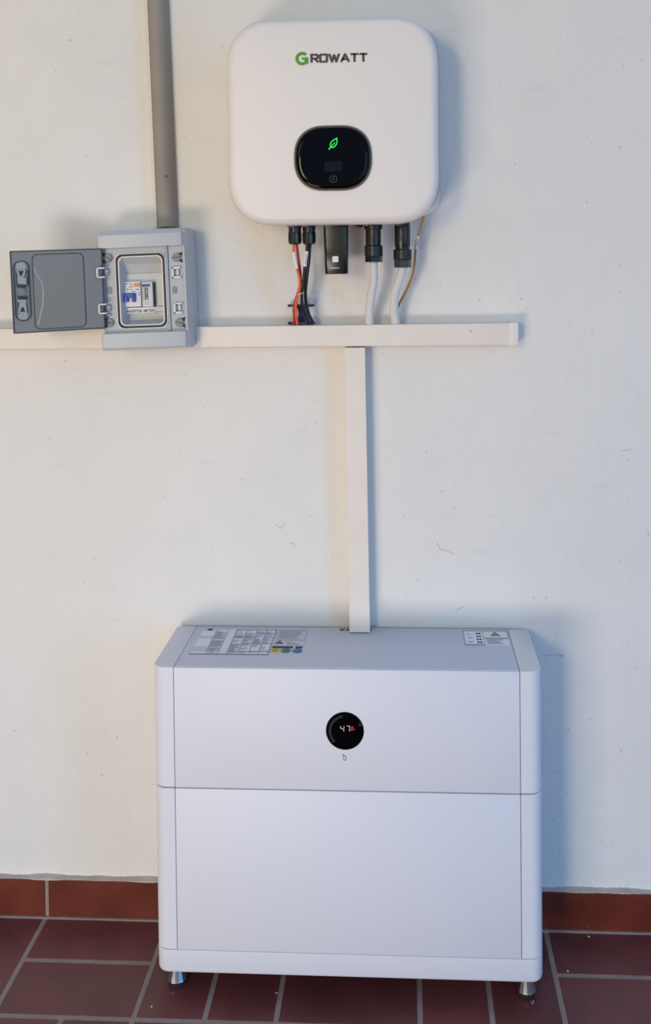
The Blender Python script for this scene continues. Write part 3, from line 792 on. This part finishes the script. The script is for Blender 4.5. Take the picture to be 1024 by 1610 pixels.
S1 = (cs[0][0] + cs[1][0]) / 2; zt_ = (cs[0][1] + cs[2][1]) / 2; zb_ = (cs[1][1] + cs[3][1]) / 2
def lring(bm, outer, inner, d0, d1):
    n = len(outer); A = [bm.verts.new(lf(s_, h, d0)) for s_, h in outer]; B = [bm.verts.new(lf(s_, h, d1)) for s_, h in outer]
    A2 = [bm.verts.new(lf(s_, h, d0)) for s_, h in inner]; B2 = [bm.verts.new(lf(s_, h, d1)) for s_, h in inner]
    for k in range(n):
        j = (k + 1) % n
        for f in ((A[k], A[j], B[j], B[k]), (A2[k], B2[k], B2[j], A2[j]), (B[k], B[j], B2[j], B2[k]), (A[k], A2[k], A2[j], A[j])): bm.faces.new(f)
def lprism(bm, pts, d0, d1): loft(bm, [[lf(s_, h, d0) for s_, h in pts], [lf(s_, h, d1) for s_, h in pts]])
def lrr(pix, r_, n=6, grow=0):
    P = [lidpix(u, v) for u, v in pix]; s0 = min(p[0] for p in P) - grow; s1 = max(p[0] for p in P) + grow; h0 = min(p[1] for p in P) - grow; h1 = max(p[1] for p in P) + grow
    return rr((s1 - s0) / 2, (h1 - h0) / 2, r_, n, (s0 + s1) / 2, (h0 + h1) / 2)
bm = NB(); lprism(bm, rr(S1 / 2, (zt_ - zb_) / 2, .0015, 3, S1 / 2, (zt_ + zb_) / 2), -.009, 0)
lid = obj('lid', bm, M_LID, bx, smooth=30); lid['label'] = 'smoked grey lid, open'
bm = NB(); lring(bm, rr(S1 / 2, (zt_ - zb_) / 2, .0015, 3, S1 / 2, (zt_ + zb_) / 2), rr(S1 / 2 - .0016, (zt_ - zb_) / 2 - .0016, .001, 3, S1 / 2, (zt_ + zb_) / 2), -.0005, .0020)
obj('lid_edge', bm, M_GASKET, lid, smooth=30)
win = [(49.5, 400), (131, 400), (56, 514), (131, 514)]
bm = NB(); lring(bm, lrr(win, .010, 6), lrr(win, .009, 6, -.0012), -.0005, .0012); obj('window_groove', bm, M_GASKET, lid, smooth=40)
bm = NB(); lprism(bm, lrr(win, .009, 6, -.0012), -.0005, .0006)
obj('lid_window', bm, M_LIDW, lid, smooth=30)
# curved glare inside the window, drawn as a pale raised strip
bm = NB(); P = [lidpix(u, v) for u, v in ((53, 420), (58, 432), (66, 444), (68.5, 462), (67, 480), (63.5, 496), (60, 512))]
for k in range(len(P) - 1): pass
rings = []
for s_, h in P: rings.append([lf(s_ + .0016, h, .0004), lf(s_ + .0006, h, .0016), lf(s_ - .0008, h, .0016), lf(s_ - .0022, h, .0004)])
loft(bm, rings); obj('glare_curve', bm, M_LIDCLIP, lid, smooth=60)
pill = [(22.5, 412), (45, 410), (24.5, 504), (47, 504)]
bm = NB(); lring(bm, lrr(pill, .0125, 8), lrr(pill, .0115, 8, -.0013), -.0005, .0030); obj('latch_surround', bm, M_GASKET, lid, smooth=40)
for (e0, e1, uu), (v0, v1, ub, w0, w1), (c0, c1) in (((412.5, 424, 33), (424.5, 436, 33, 7.5, 5), (437, 447)), ((490, 502, 36), (475.5, 492, 35.5, 5, 7), (470, 476))):
    bm = NB()
    a_, b_ = lidpix(uu - 8, e0), lidpix(uu + 8, e1)
    lprism(bm, rr(abs(a_[0] - b_[0]) / 2, abs(a_[1] - b_[1]) / 2 + .0006, .004, 4, (a_[0] + b_[0]) / 2, (a_[1] + b_[1]) / 2), 0, .0010)
    lprism(bm, [lidpix(ub - w0, v0), lidpix(ub + w0, v0), lidpix(ub + w1, v1), lidpix(ub - w1, v1)], 0, .0045)
    lprism(bm, [lidpix(27, c0 - 1.5), lidpix(41, c0), lidpix(42, c1), lidpix(28, c1 - 1)], 0, .0035)
    obj('latch_arm', bm, M_LIDCLIP, lid, smooth=0)
bm = NB()
for (v0, v1, uu, w0, w1) in ((426, 434, 33, 4.2, 1.2), (483, 490, 35.7, 1.2, 4.2)):
    lprism(bm, [lidpix(uu - w0, v0), lidpix(uu + w0, v0), lidpix(uu + w1, v1), lidpix(uu - w1, v1)], .004, .0048)
for (v0, v1, uu, w) in ((448.5, 452, 34, 8), (466, 471, 35, 8)):
    lprism(bm, [lidpix(uu - w, v0), lidpix(uu + w, v0), lidpix(uu + w * .8, v1), lidpix(uu - w * .8, v1)], 0, .0042)
lprism(bm, [lidpix(25, 425), lidpix(26.5, 425), lidpix(27.5, 448), lidpix(26, 448)], 0, .002)
lprism(bm, [lidpix(27.5, 472), lidpix(29, 472), lidpix(30, 494), lidpix(28.5, 494)], 0, .002)
lprism(bm, [lidpix(43, 425), lidpix(44.3, 425), lidpix(45, 448), lidpix(43.7, 448)], 0, .002)
obj('latch_slot', bm, M_GASKET, lid, smooth=0)
bm = NB(); q = lidpix(34.5, 459); lprism(bm, circ(.0075, 20, *q), 0, .003); lprism(bm, circ(.0045, 16, *q), 0, .0046); obj('latch_button', bm, M_LID, lid, smooth=30)

# the label strip on the device cover
YLB = -.0665
bm = NB(); a_ = lb(198, 484.6, YLB); b_ = lb(243.5, 491.5, YLB)
box(bm, a_[0], b_[0], YLB - .0004, YLB + .0008, b_[1], a_[1]); st = obj('label_strip', bm, M_STICK, bx, smooth=0); st['label'] = 'white strip reading INVERTER METER'
bm = NB(); Hh = .0048; txt = 'INVERTER METER'; wd = twidth(txt, Hh, .24, .9); W_ = (b_[0] - a_[0]) - .003; s_ = W_ / wd
letters(bm, txt, 0, 0, Hh, .0010, lambda x, z, d: (a_[0] + .0018 + x * s_, YLB - .0004 - d, b_[1] + .0018 + z), .24, .9, h=.0003)
obj('lettering', bm, M_INK, st, smooth=0)

# breaker and energy meter (their own things, clipped in the box)
YBK = -.071
def bworld(x, y, z): return BO + RB @ Vector((x, y, z))
def device(name, label, cat, u0, v0, u1, v1):
    a_, b_ = lb(u0, v0, YBK), lb(u1, v1, YBK)
    o_ = bworld(a_[0], 0, b_[1])
    t = thing(name, label, cat, tuple(o_), (0, R(BB), 0))
    return t, b_[0] - a_[0], a_[1] - b_[1], a_, b_
t, W_, H_, a_, b_ = device('circuit_breaker', 'small grey circuit breaker with blue toggle and orange button inside the meter box', 'circuit breaker', 192, 443.5, 222.3, 482)
def dd(u, v):
    x, z = lb(u, v, YBK); return (x - a_[0], z - b_[1])
bm = NB(); box(bm, 0, W_, YBK, -.0625, 0, H_, .0008); obj('breaker_body', bm, M_BRK, t)
bm = NB(); box(bm, -.0016, .0003, YBK + .0004, -.0625, .001, H_ - .0005, .0003); obj('dark_side_strip', bm, M_GASKET, t)
bm = NB(); q0, q1 = dd(190, 461.5), dd(214, 468)
box(bm, q0[0] - .0008, q1[0], YBK - .0060, YBK, q1[1], q0[1], .0012)
for ua, ub in ((195.5, 203), (208.5, 214)):
    a2, b2_ = dd(ua, 465), dd(ub, 474.5); box(bm, a2[0], b2_[0], YBK - .0075, YBK, b2_[1], a2[1], .0010)
obj('toggle', bm, M_BRKB, t)
bm = NB(); q = dd(215.5, 448); prism(bm, [(x, z) for x, z in rr(.0062, .0032, .0031, 6, *q)], YBK + .0005, YBK - .002, bev=.0006); obj('test_button', bm, M_BRKO, t)
bm = NB()
for (ua, v, ub) in ((193.7, 446.5, 201), (203.5, 447, 207.5), (193.7, 450.2, 199), (203, 451, 209), (193.7, 453.5, 198), (193.7, 456.5, 197), (204, 455, 208), (213, 455, 219), (217, 460, 220.5), (217, 463.5, 220.5), (208, 458, 212)):
    a2, b2_ = dd(ua, v - .5), dd(ub, v + .5); box(bm, a2[0], b2_[0], YBK - .0002, YBK + .0005, b2_[1], a2[1])
obj('printing', bm, M_MARKG, t, smooth=0)
bm = NB(); q = dd(200.8, 455.3); prism(bm, circ(.0014, 12, *q), YBK, YBK - .0008); obj('red_flag', bm, M_RED, t)
t, W_, H_, a_, b_ = device('energy_meter', 'slim grey energy meter with narrow display beside the blue toggle breaker', 'energy meter', 222.6, 443.8, 241.5, 482)
bm = NB(); box(bm, 0, W_, YBK - .001, -.0625, 0, H_, .0008); obj('meter_body', bm, M_METER, t)
bm = NB(); box(bm, W_ - .0002, W_ + .0022, YBK + .001, -.0625, .0008, H_ - .0005, .0003); obj('dark_side_strip', bm, M_GASKET, t)  # dark strip drawn for the shadow right of the meter
bm = NB(); q0, q1 = dd(223.8, 447), dd(236, 450.5); box(bm, q0[0], q1[0], YBK - .0016, YBK, q1[1], q0[1], .0002); obj('name_plate', bm, M_METERB, t)
bm = NB(); q0, q1 = dd(227.3, 452), dd(233.8, 471.5); box(bm, q0[0], q1[0], YBK - .0014, YBK, q1[1], q0[1], .0002); ds_ = obj('display', bm, M_METERL, t)
bm = NB(); q0, q1 = dd(224, 452), dd(226.8, 472); box(bm, q0[0], q1[0], YBK - .0013, YBK, q1[1], q0[1], .0002)
for ua, v, ub in ((228.5, 475, 231.5), (232.5, 475, 235.5), (229, 478, 235), (235, 456, 236.5), (235, 461, 236.5)):
    a2, b2_ = dd(ua, v - .7), dd(ub, v + .7); box(bm, a2[0], b2_[0], YBK - .0013, YBK, b2_[1], a2[1])
obj('printing', bm, M_BOXSIDE, t, smooth=0)

# ------------------------------------------------------------------ battery cabinet
bat = thing('battery_cabinet', 'white home battery cabinet with round black display standing on the tiled floor', 'battery', (0, -.10, 0))
XH, YB_, YFr, SX = 0.3475, 0.088, -0.100, 0.3085     # local, origin at (0,-.10,0): back y=-.012, front y=-.20
def plan(z, ins=0.0, x0=-XH, x1=XH, rl=.022, rr_=.022, yb=None, n=8, yf=None):
    yb = YB_ if yb is None else yb; yf = YFr if yf is None else yf
    x0 += ins; x1 -= ins; yb -= ins; yf += ins
    P = []
    def corner(cx, cy, r_, a0):
        if r_ <= 0: P.append((cx, cy, z)); return
        for i in range(n + 1):
            a = a0 + i * PI / 2 / n; P.append((cx + r_ * math.cos(a), cy + r_ * math.sin(a), z))
    corner(x1 - .004, yb - .004, .004, 0); corner(x0 + .004, yb - .004, .004, PI / 2)
    rl2 = max(rl - ins, 0) if rl > 0 else 0; rr2 = max(rr_ - ins, 0) if rr_ > 0 else 0
    corner(x0 + rl2, yf + rl2, rl2, PI); corner(x1 - rr2, yf + rr2, rr2, PI * 1.5)
    return P
def slab(bm, z0, z1, b0=.001, b1=.001, **k):
    loft(bm, [plan(z0, b0, **k), plan(z0 + b0, 0, **k), plan(z1 - b1, 0, **k), plan(z1, b1, **k)])
bm = NB(); loft(bm, [plan(.086, .006), plan(.5970, .006)]); obj('core', bm, M_BATTC, bat, smooth=40)
# plinth with a rounded lower edge
bm = NB(); rings = []
for k in range(0, 6):
    a = k / 5 * PI / 2; rings.append(plan(.0420 + .006 * (1 - math.sin(a)), .006 * (1 - math.cos(a))))
rings = rings[::-1]
zz = [plan(.0415, .006), plan(.0422, .0035), plan(.0440, .0012), plan(.0475, 0), plan(.0838, 0), plan(.0846, .0009)]
loft(bm, zz); obj('plinth', bm, M_BATT, bat, smooth=40)
g = .0011
for nm, z0, z1 in (('lower', .0856, .3795), ('upper', .3815, .5990)):
    for s_ in (-1, 1):
        bm = NB()
        if s_ < 0: slab(bm, z0, z1, x0=-XH, x1=-SX - g * .5, rr_=0)
        else: slab(bm, z0, z1, x0=SX + g * .5, x1=XH, rl=0)
        obj('end_cover', bm, M_BATT, bat, smooth=40)
    bm = NB(); 
    zt1 = z1 if nm == 'lower' else z1 - .0042
    box(bm, -SX + g * .5, SX - g * .5, YFr, YFr + .012, z0, zt1 + (.0035 if nm == 'upper' else 0), .0007)
    obj('front_panel', bm, M_BATT, bat, smooth=40)
    if nm == 'upper':
        bm = NB(); box(bm, -SX + g * .5, SX - g * .5, YFr + .0122, YB_ - .001, z1 - .012, z1, .0007); tp = obj('top_panel', bm, M_TOP, bat, smooth=40)
    else:
        pass
# display
def bp(u, v, y=-.2): 
    p = at(u, v, y); return (p.x, p.z)
c = bp(542.5, 1149)
YD = YFr
bm = NB(); prism(bm, circ(.0338, 56, *c), YD + .002, YD - .0016, bev=.0008); dsp = obj('display', bm, M_GLASS, bat, smooth=40)
YD2 = YD - .0016
bm = NB()
for i in range(30):
    a = R(100 + i * (125) / 29)
    stroke(bm, [(c[0] + .0245 * math.cos(a), c[1] + .0245 * math.sin(a)), (c[0] + .0288 * math.cos(a), c[1] + .0288 * math.sin(a))], .0006, lambda x, z, d: (x, YD2 - d + .0001, z), h=.0003)
obj('charge_ticks', bm, M_TICK, dsp, smooth=0)
def seg(bm, ch, x, z, H, th):
    S = {'a': ((.1, 1), (.5, 1)), 'b': ((.6, .95), (.6, .58)), 'c': ((.6, .42), (.6, .05)), 'f': ((0, .95), (0, .6)), 'g': ((.12, .5), (.48, .5)), 'd': ((.1, 0), (.5, 0)), 'e': ((0, .42), (0, .05))}
    for k in {'4': 'fgbc', '7': 'abc', '8': 'abcdefg'}[ch]:
        p_, q_ = S[k]; stroke(bm, [(x + p_[0] * H + p_[1] * H * .08, z + p_[1] * H), (x + q_[0] * H + q_[1] * H * .08, z + q_[1] * H)], th, lambda a, b, d: (a, YD2 - d + .0001, b), h=.0003)
bm = NB(); q = bp(535.5, 1149.3); seg(bm, '4', q[0], q[1], .0098, .0010)
q = bp(544.5, 1149.3); seg(bm, '7', q[0], q[1], .0098, .0010)
obj('digits', bm, M_DIG, dsp, smooth=0)
bm = NB(); q = bp(552.2, 1147.4); seg(bm, '8', q[0], q[1], .0060, .0013)
stroke(bm, [(q[0] + .005, q[1] + .001), (q[0] + .0075, q[1] + .0018)], .001, lambda a, b, d: (a, YD2 - d + .0001, b), h=.0003)
obj('red_symbol', bm, M_REDLED, dsp, smooth=0)
bm = NB(); q = bp(566.5, 1138.5)
stroke(bm, [(q[0] - .002, q[1] - .0022), (q[0] - .002, q[1] + .0005), (q[0], q[1] + .0022), (q[0] + .002, q[1] + .0005), (q[0] + .002, q[1] - .0022), (q[0] - .002, q[1] - .0022)], .0006, lambda a, b, d: (a, YD2 - d + .0001, b), h=.0003)
obj('status_symbol', bm, M_TICK, dsp, smooth=0)
bm = NB(); q = bp(542.5, 1191)
hand = [(-.6, 1.0), (-.1, .55), (.45, .35), (.62, -.2), (.35, -.85), (-.25, -.9), (-.65, -.45), (-.5, .1), (-.75, .55), (-.95, .9), (-.6, 1.0)]
stroke(bm, [(q[0] + x * .0042, q[1] + z * .0052) for x, z in hand], .0009, lambda a, b, d: (a, YD - d - .0001, b), h=.0003)
obj('tap_symbol', bm, M_MARKG, bat, smooth=0)
# labels on the top
ZTOP = .5990
def tp_(u, v):
    p = atz(u, v, ZTOP); return (p.x, p.y + .10)
def tquad(bm, x0, x1, y0, y1, k=1, h=.0004, mi=0): box(bm, x0, x1, y0, y1, ZTOP - .0002, ZTOP + h, mi=mi)
A = tp_(320, 988.7); B_ = tp_(484, 989.8); D_ = tp_(295, 1028.5); E_ = tp_(421.5, 1029.5); F_ = tp_(481, 1007)
x0 = (A[0] + D_[0]) / 2; x1 = (tp_(435.7, 989.5)[0] + E_[0]) / 2; yb_ = A[1]; yf_ = D_[1]; x2 = (B_[0] + F_[0]) / 2
yb_ = min(yb_, YB_ - .004)
bm = NB(); tquad(bm, x0, x1, yf_, yb_); rl = obj('rating_label', bm, M_LABEL, bat, smooth=0); rl['label'] = 'silver rating label with a table of small print'
bm = NB(); rw = x1 - x0; rh = yb_ - yf_
def T(a, b, c_, d, bm, h): box(bm, x0 + a * rw, x0 + b * rw, yb_ - d * rh, yb_ - c_ * rh, ZTOP, ZTOP + h)
for (a, b, c_, d) in ((.02, .20, .10, .30), (.02, .19, .40, .72), (.21, .36, .06, .12), (.37, .46, .02, .98), (.49, .60, .06, .22), (.49, .60, .42, .62), (.62, .74, .06, .14), (.76, .86, .06, .14), (.88, .98, .06, .14), (.62, .74, .62, .86), (.76, .86, .62, .84), (.76, .86, .24, .40), (.88, .98, .60, .80), (.88, .98, .22, .34), (.02, .34, .90, .98), (.60, .98, .92, .99)):
    T(a, b, c_, d, bm, .0006)
obj('label_panel', bm, M_LABELW, rl, smooth=0)
bm = NB()
for r_ in range(26):
    yy = .07 + r_ * .035
    for (a, b) in ((.22, .36), (.49, .60), (.62, .74), (.76, .86), (.88, .98)):
        if random.random() < .72:
            e_ = a + (b - a) * random.uniform(.45, 1); T(a, e_, yy, yy + .014, bm, .0008)
obj('small_print', bm, M_LABELG, rl, smooth=0)
bm = NB()
for a in (.205, .365, .475, .61, .75, .87): T(a, a + .004, .04, .98, bm, .0009)
for c_ in (.04, .33, .60, .88): T(.475, .995, c_, c_ + .008, bm, .0009)
T(0, 1, .988, 1, bm, .0009); T(.996, 1, 0, 1, bm, .0009)
obj('grid_line', bm, M_LABELL, rl, smooth=0)
bm = NB(); T(.08, .14, .01, .07, bm, .0010); obj('print_block', bm, M_INK, rl, smooth=0)
# notice part to the right
bm = NB(); xa_ = x1 + .004; 
def U(a, b, c_, d, bm, h): box(bm, xa_ + a * (x2 - xa_), xa_ + b * (x2 - xa_), yb_ - d * rh, yb_ - c_ * rh, ZTOP, ZTOP + h)
U(0, 1, .02, .66, bm, .0004); nl = obj('notice_label', bm, M_LABEL, bat, smooth=0)
bm = NB(); U(.02, .98, .04, .06, bm, .0007); U(.02, .98, .43, .445, bm, .0007); U(.02, .03, .04, .43, bm, .0007); U(.97, .98, .04, .43, bm, .0007)
for r_ in range(8): U(.07, random.uniform(.5, .92), .09 + r_ * .04, .105 + r_ * .04, bm, .0007)
for r_ in range(3): U(.40, random.uniform(.6, .92), .50 + r_ * .05, .515 + r_ * .05, bm, .0007)
obj('small_print', bm, M_LABELG, nl, smooth=0)
bm = NB(); U(-.02, .66, .67, .745, bm, .0005); U(.74, .97, .67, .745, bm, .0005); obj('print_block', bm, M_INK, nl, smooth=0)
bm = NB()
def tri(cx_, cy_, w, h_, z1): loft(bm, [[(cx_ - w, cy_ - h_, ZTOP), (cx_ + w, cy_ - h_, ZTOP), (cx_, cy_ + h_, ZTOP)], [(cx_ - w, cy_ - h_, z1), (cx_ + w, cy_ - h_, z1), (cx_, cy_ + h_, z1)]])
q = tp_(439.5, 1010); tri(q[0], q[1], .009, .008, ZTOP + .0007); obj('warning_triangle', bm, M_MARKG, nl, smooth=0)
for (u, v, mt_, nm) in ((432.6, 1023, M_YEL, 'yellow disc'), (449.7, 1023.3, M_GREEN2, 'green disc'), (467.6, 1023.7, M_BLUE2, 'blue disc')):
    bm = NB(); q = tp_(u, v); loft(bm, [[(q[0] + .0098 * math.cos(a), q[1] + .0098 * math.sin(a), z) for a in [2 * PI * i / 28 for i in range(28)]] for z in (ZTOP - .0002, ZTOP + .0004)])
    o = obj('round_sticker', bm, mt_, bat, smooth=0); o['label'] = nm
    b2_ = NB(); box(b2_, q[0] - .005, q[0] + .005, q[1] - .001, q[1] + .002, ZTOP, ZTOP + .0006); obj('print_block', b2_, M_MARKG if nm[0] != 'y' else M_RED, o, smooth=0)
# warning label at right
P4 = [tp_(728, 992), tp_(797, 992), tp_(731.6, 1014), tp_(802, 1014)]
x0, x1 = (P4[0][0] + P4[2][0]) / 2, (P4[1][0] + P4[3][0]) / 2; yb_, yf_ = min(P4[0][1], YB_ - .004), P4[2][1]; rw = x1 - x0; rh = yb_ - yf_
bm = NB(); T(0, 1, 0, 1, bm, .0004); wlb = obj('warning_label', bm, M_LABELW, bat, smooth=0); wlb['label'] = 'white label with a small warning triangle'
bm = NB()
for a, b, c_, d in ((0, .01, 0, 1), (.99, 1, 0, .55), (0, 1, 0, .03), (0, .45, .97, 1), (.44, .452, 0, .98), (.46, .98, .5, .56), (.08, .15, .25, .29), (.08, .18, .5, .54), (.08, .2, .78, .82)): T(a, b, c_, d, bm, .0008)
for r_ in range(6): T(.5, random.uniform(.7, .96), .6 + r_ * .06, .62 + r_ * .06, bm, .0008)
obj('small_print', bm, M_LABELG, wlb, smooth=0)
bm = NB()
for r_ in range(4):
    for k in range(2):
        cx_ = x0 + (.31 + k * .06) * rw; cy_ = yb_ - (.2 + r_ * .21) * rh
        loft(bm, [[(cx_ + .0022 * math.cos(a), cy_ + .0035 * math.sin(a), z) for a in [2 * PI * i / 10 for i in range(10)]] for z in (ZTOP, ZTOP + .0008)])
obj('print_block', bm, M_INK, wlb, smooth=0)
bm = NB(); q = tp_(778.5, 997); tri(q[0], q[1], .010, .0105, ZTOP + .0009); obj('warning_triangle', bm, mat('triangle_amber', (150, 130, 90), 0.5), wlb, smooth=0)
# WARNING lettering partly under the trunking
bm = NB(); q = tp_(534, 991.4); q2 = tp_(534, 988.6)
letters(bm, 'WARNING', q[0], q[1], (q2[1] - q[1]), .0022, lambda x, y, d: (x, y, ZTOP + d), .35, h=.0004)
obj('lettering', bm, M_INK, bat, smooth=0)
# feet
for (fx, fy, lab) in ((-.3175, -.066, 1), (.3195, -.068, 1), (-.3165, .055, 0), (.3185, .055, 0)):
    bm = NB(); lathe(bm, [(.0100, .0430), (.0102, .0380), (.0108, .0375), (.0186, .0120), (.0192, .0105), (.0180, .0070)], 16, (fx, fy, 0))
    ft = obj('foot', bm, M_CHROME, bat, smooth=20); ft['label'] = 'chrome levelling foot'
    bm = NB(); lathe(bm, [(.0145, 0.0003), (.0158, .0010), (.0158, .0060)], 24, (fx, fy, 0)); obj('rubber_pad', bm, M_RUBBER, ft)

# ------------------------------------------------------------------ bits on the floor
p = atz(837, 1576, 0.004)
bm = NB(); ring_pts = []
lathe(bm, [(.0016, 0), (.0042, .0006), (.0048, .003), (.0036, .0065), (.0018, .0072)], 8)
o = obj('metal_nut', bm, M_CHROME, smooth=20); o.location = (p.x, p.y, 0.0002); o.rotation_euler = (0, 0, .3)
tag(o, 'tiny shiny metal nut lying by the right chrome foot', 'nut')
for u, v, s_, lab in ((926, 1472.5, .0022, 'white plaster crumb on the dark tile right of the cabinet'), (893, 1527, .0020, 'pale plaster crumb at the grout joint near the lower right edge'),
                (238.6, 1583, .0022, 'pale crumb on the tile below the left chrome foot'), (435, 1561, .0018, 'tiny pale crumb on the tiles under the middle of the cabinet')):
    p = atz(u, v, 0.001); b2 = bmesh.new(); bmesh.ops.create_icosphere(b2, subdivisions=1, radius=s_)
    for vv in b2.verts: vv.co *= random.uniform(.7, 1.15); vv.co.z *= .7
    lo = min(vv.co.z for vv in b2.verts)
    bm = NB(); merge(bm, b2); o = obj('plaster_crumb', bm, M_CRUMB, smooth=0); o.location = (p.x, p.y, -lo - .0001)
    tag(o, lab, 'crumb', None)
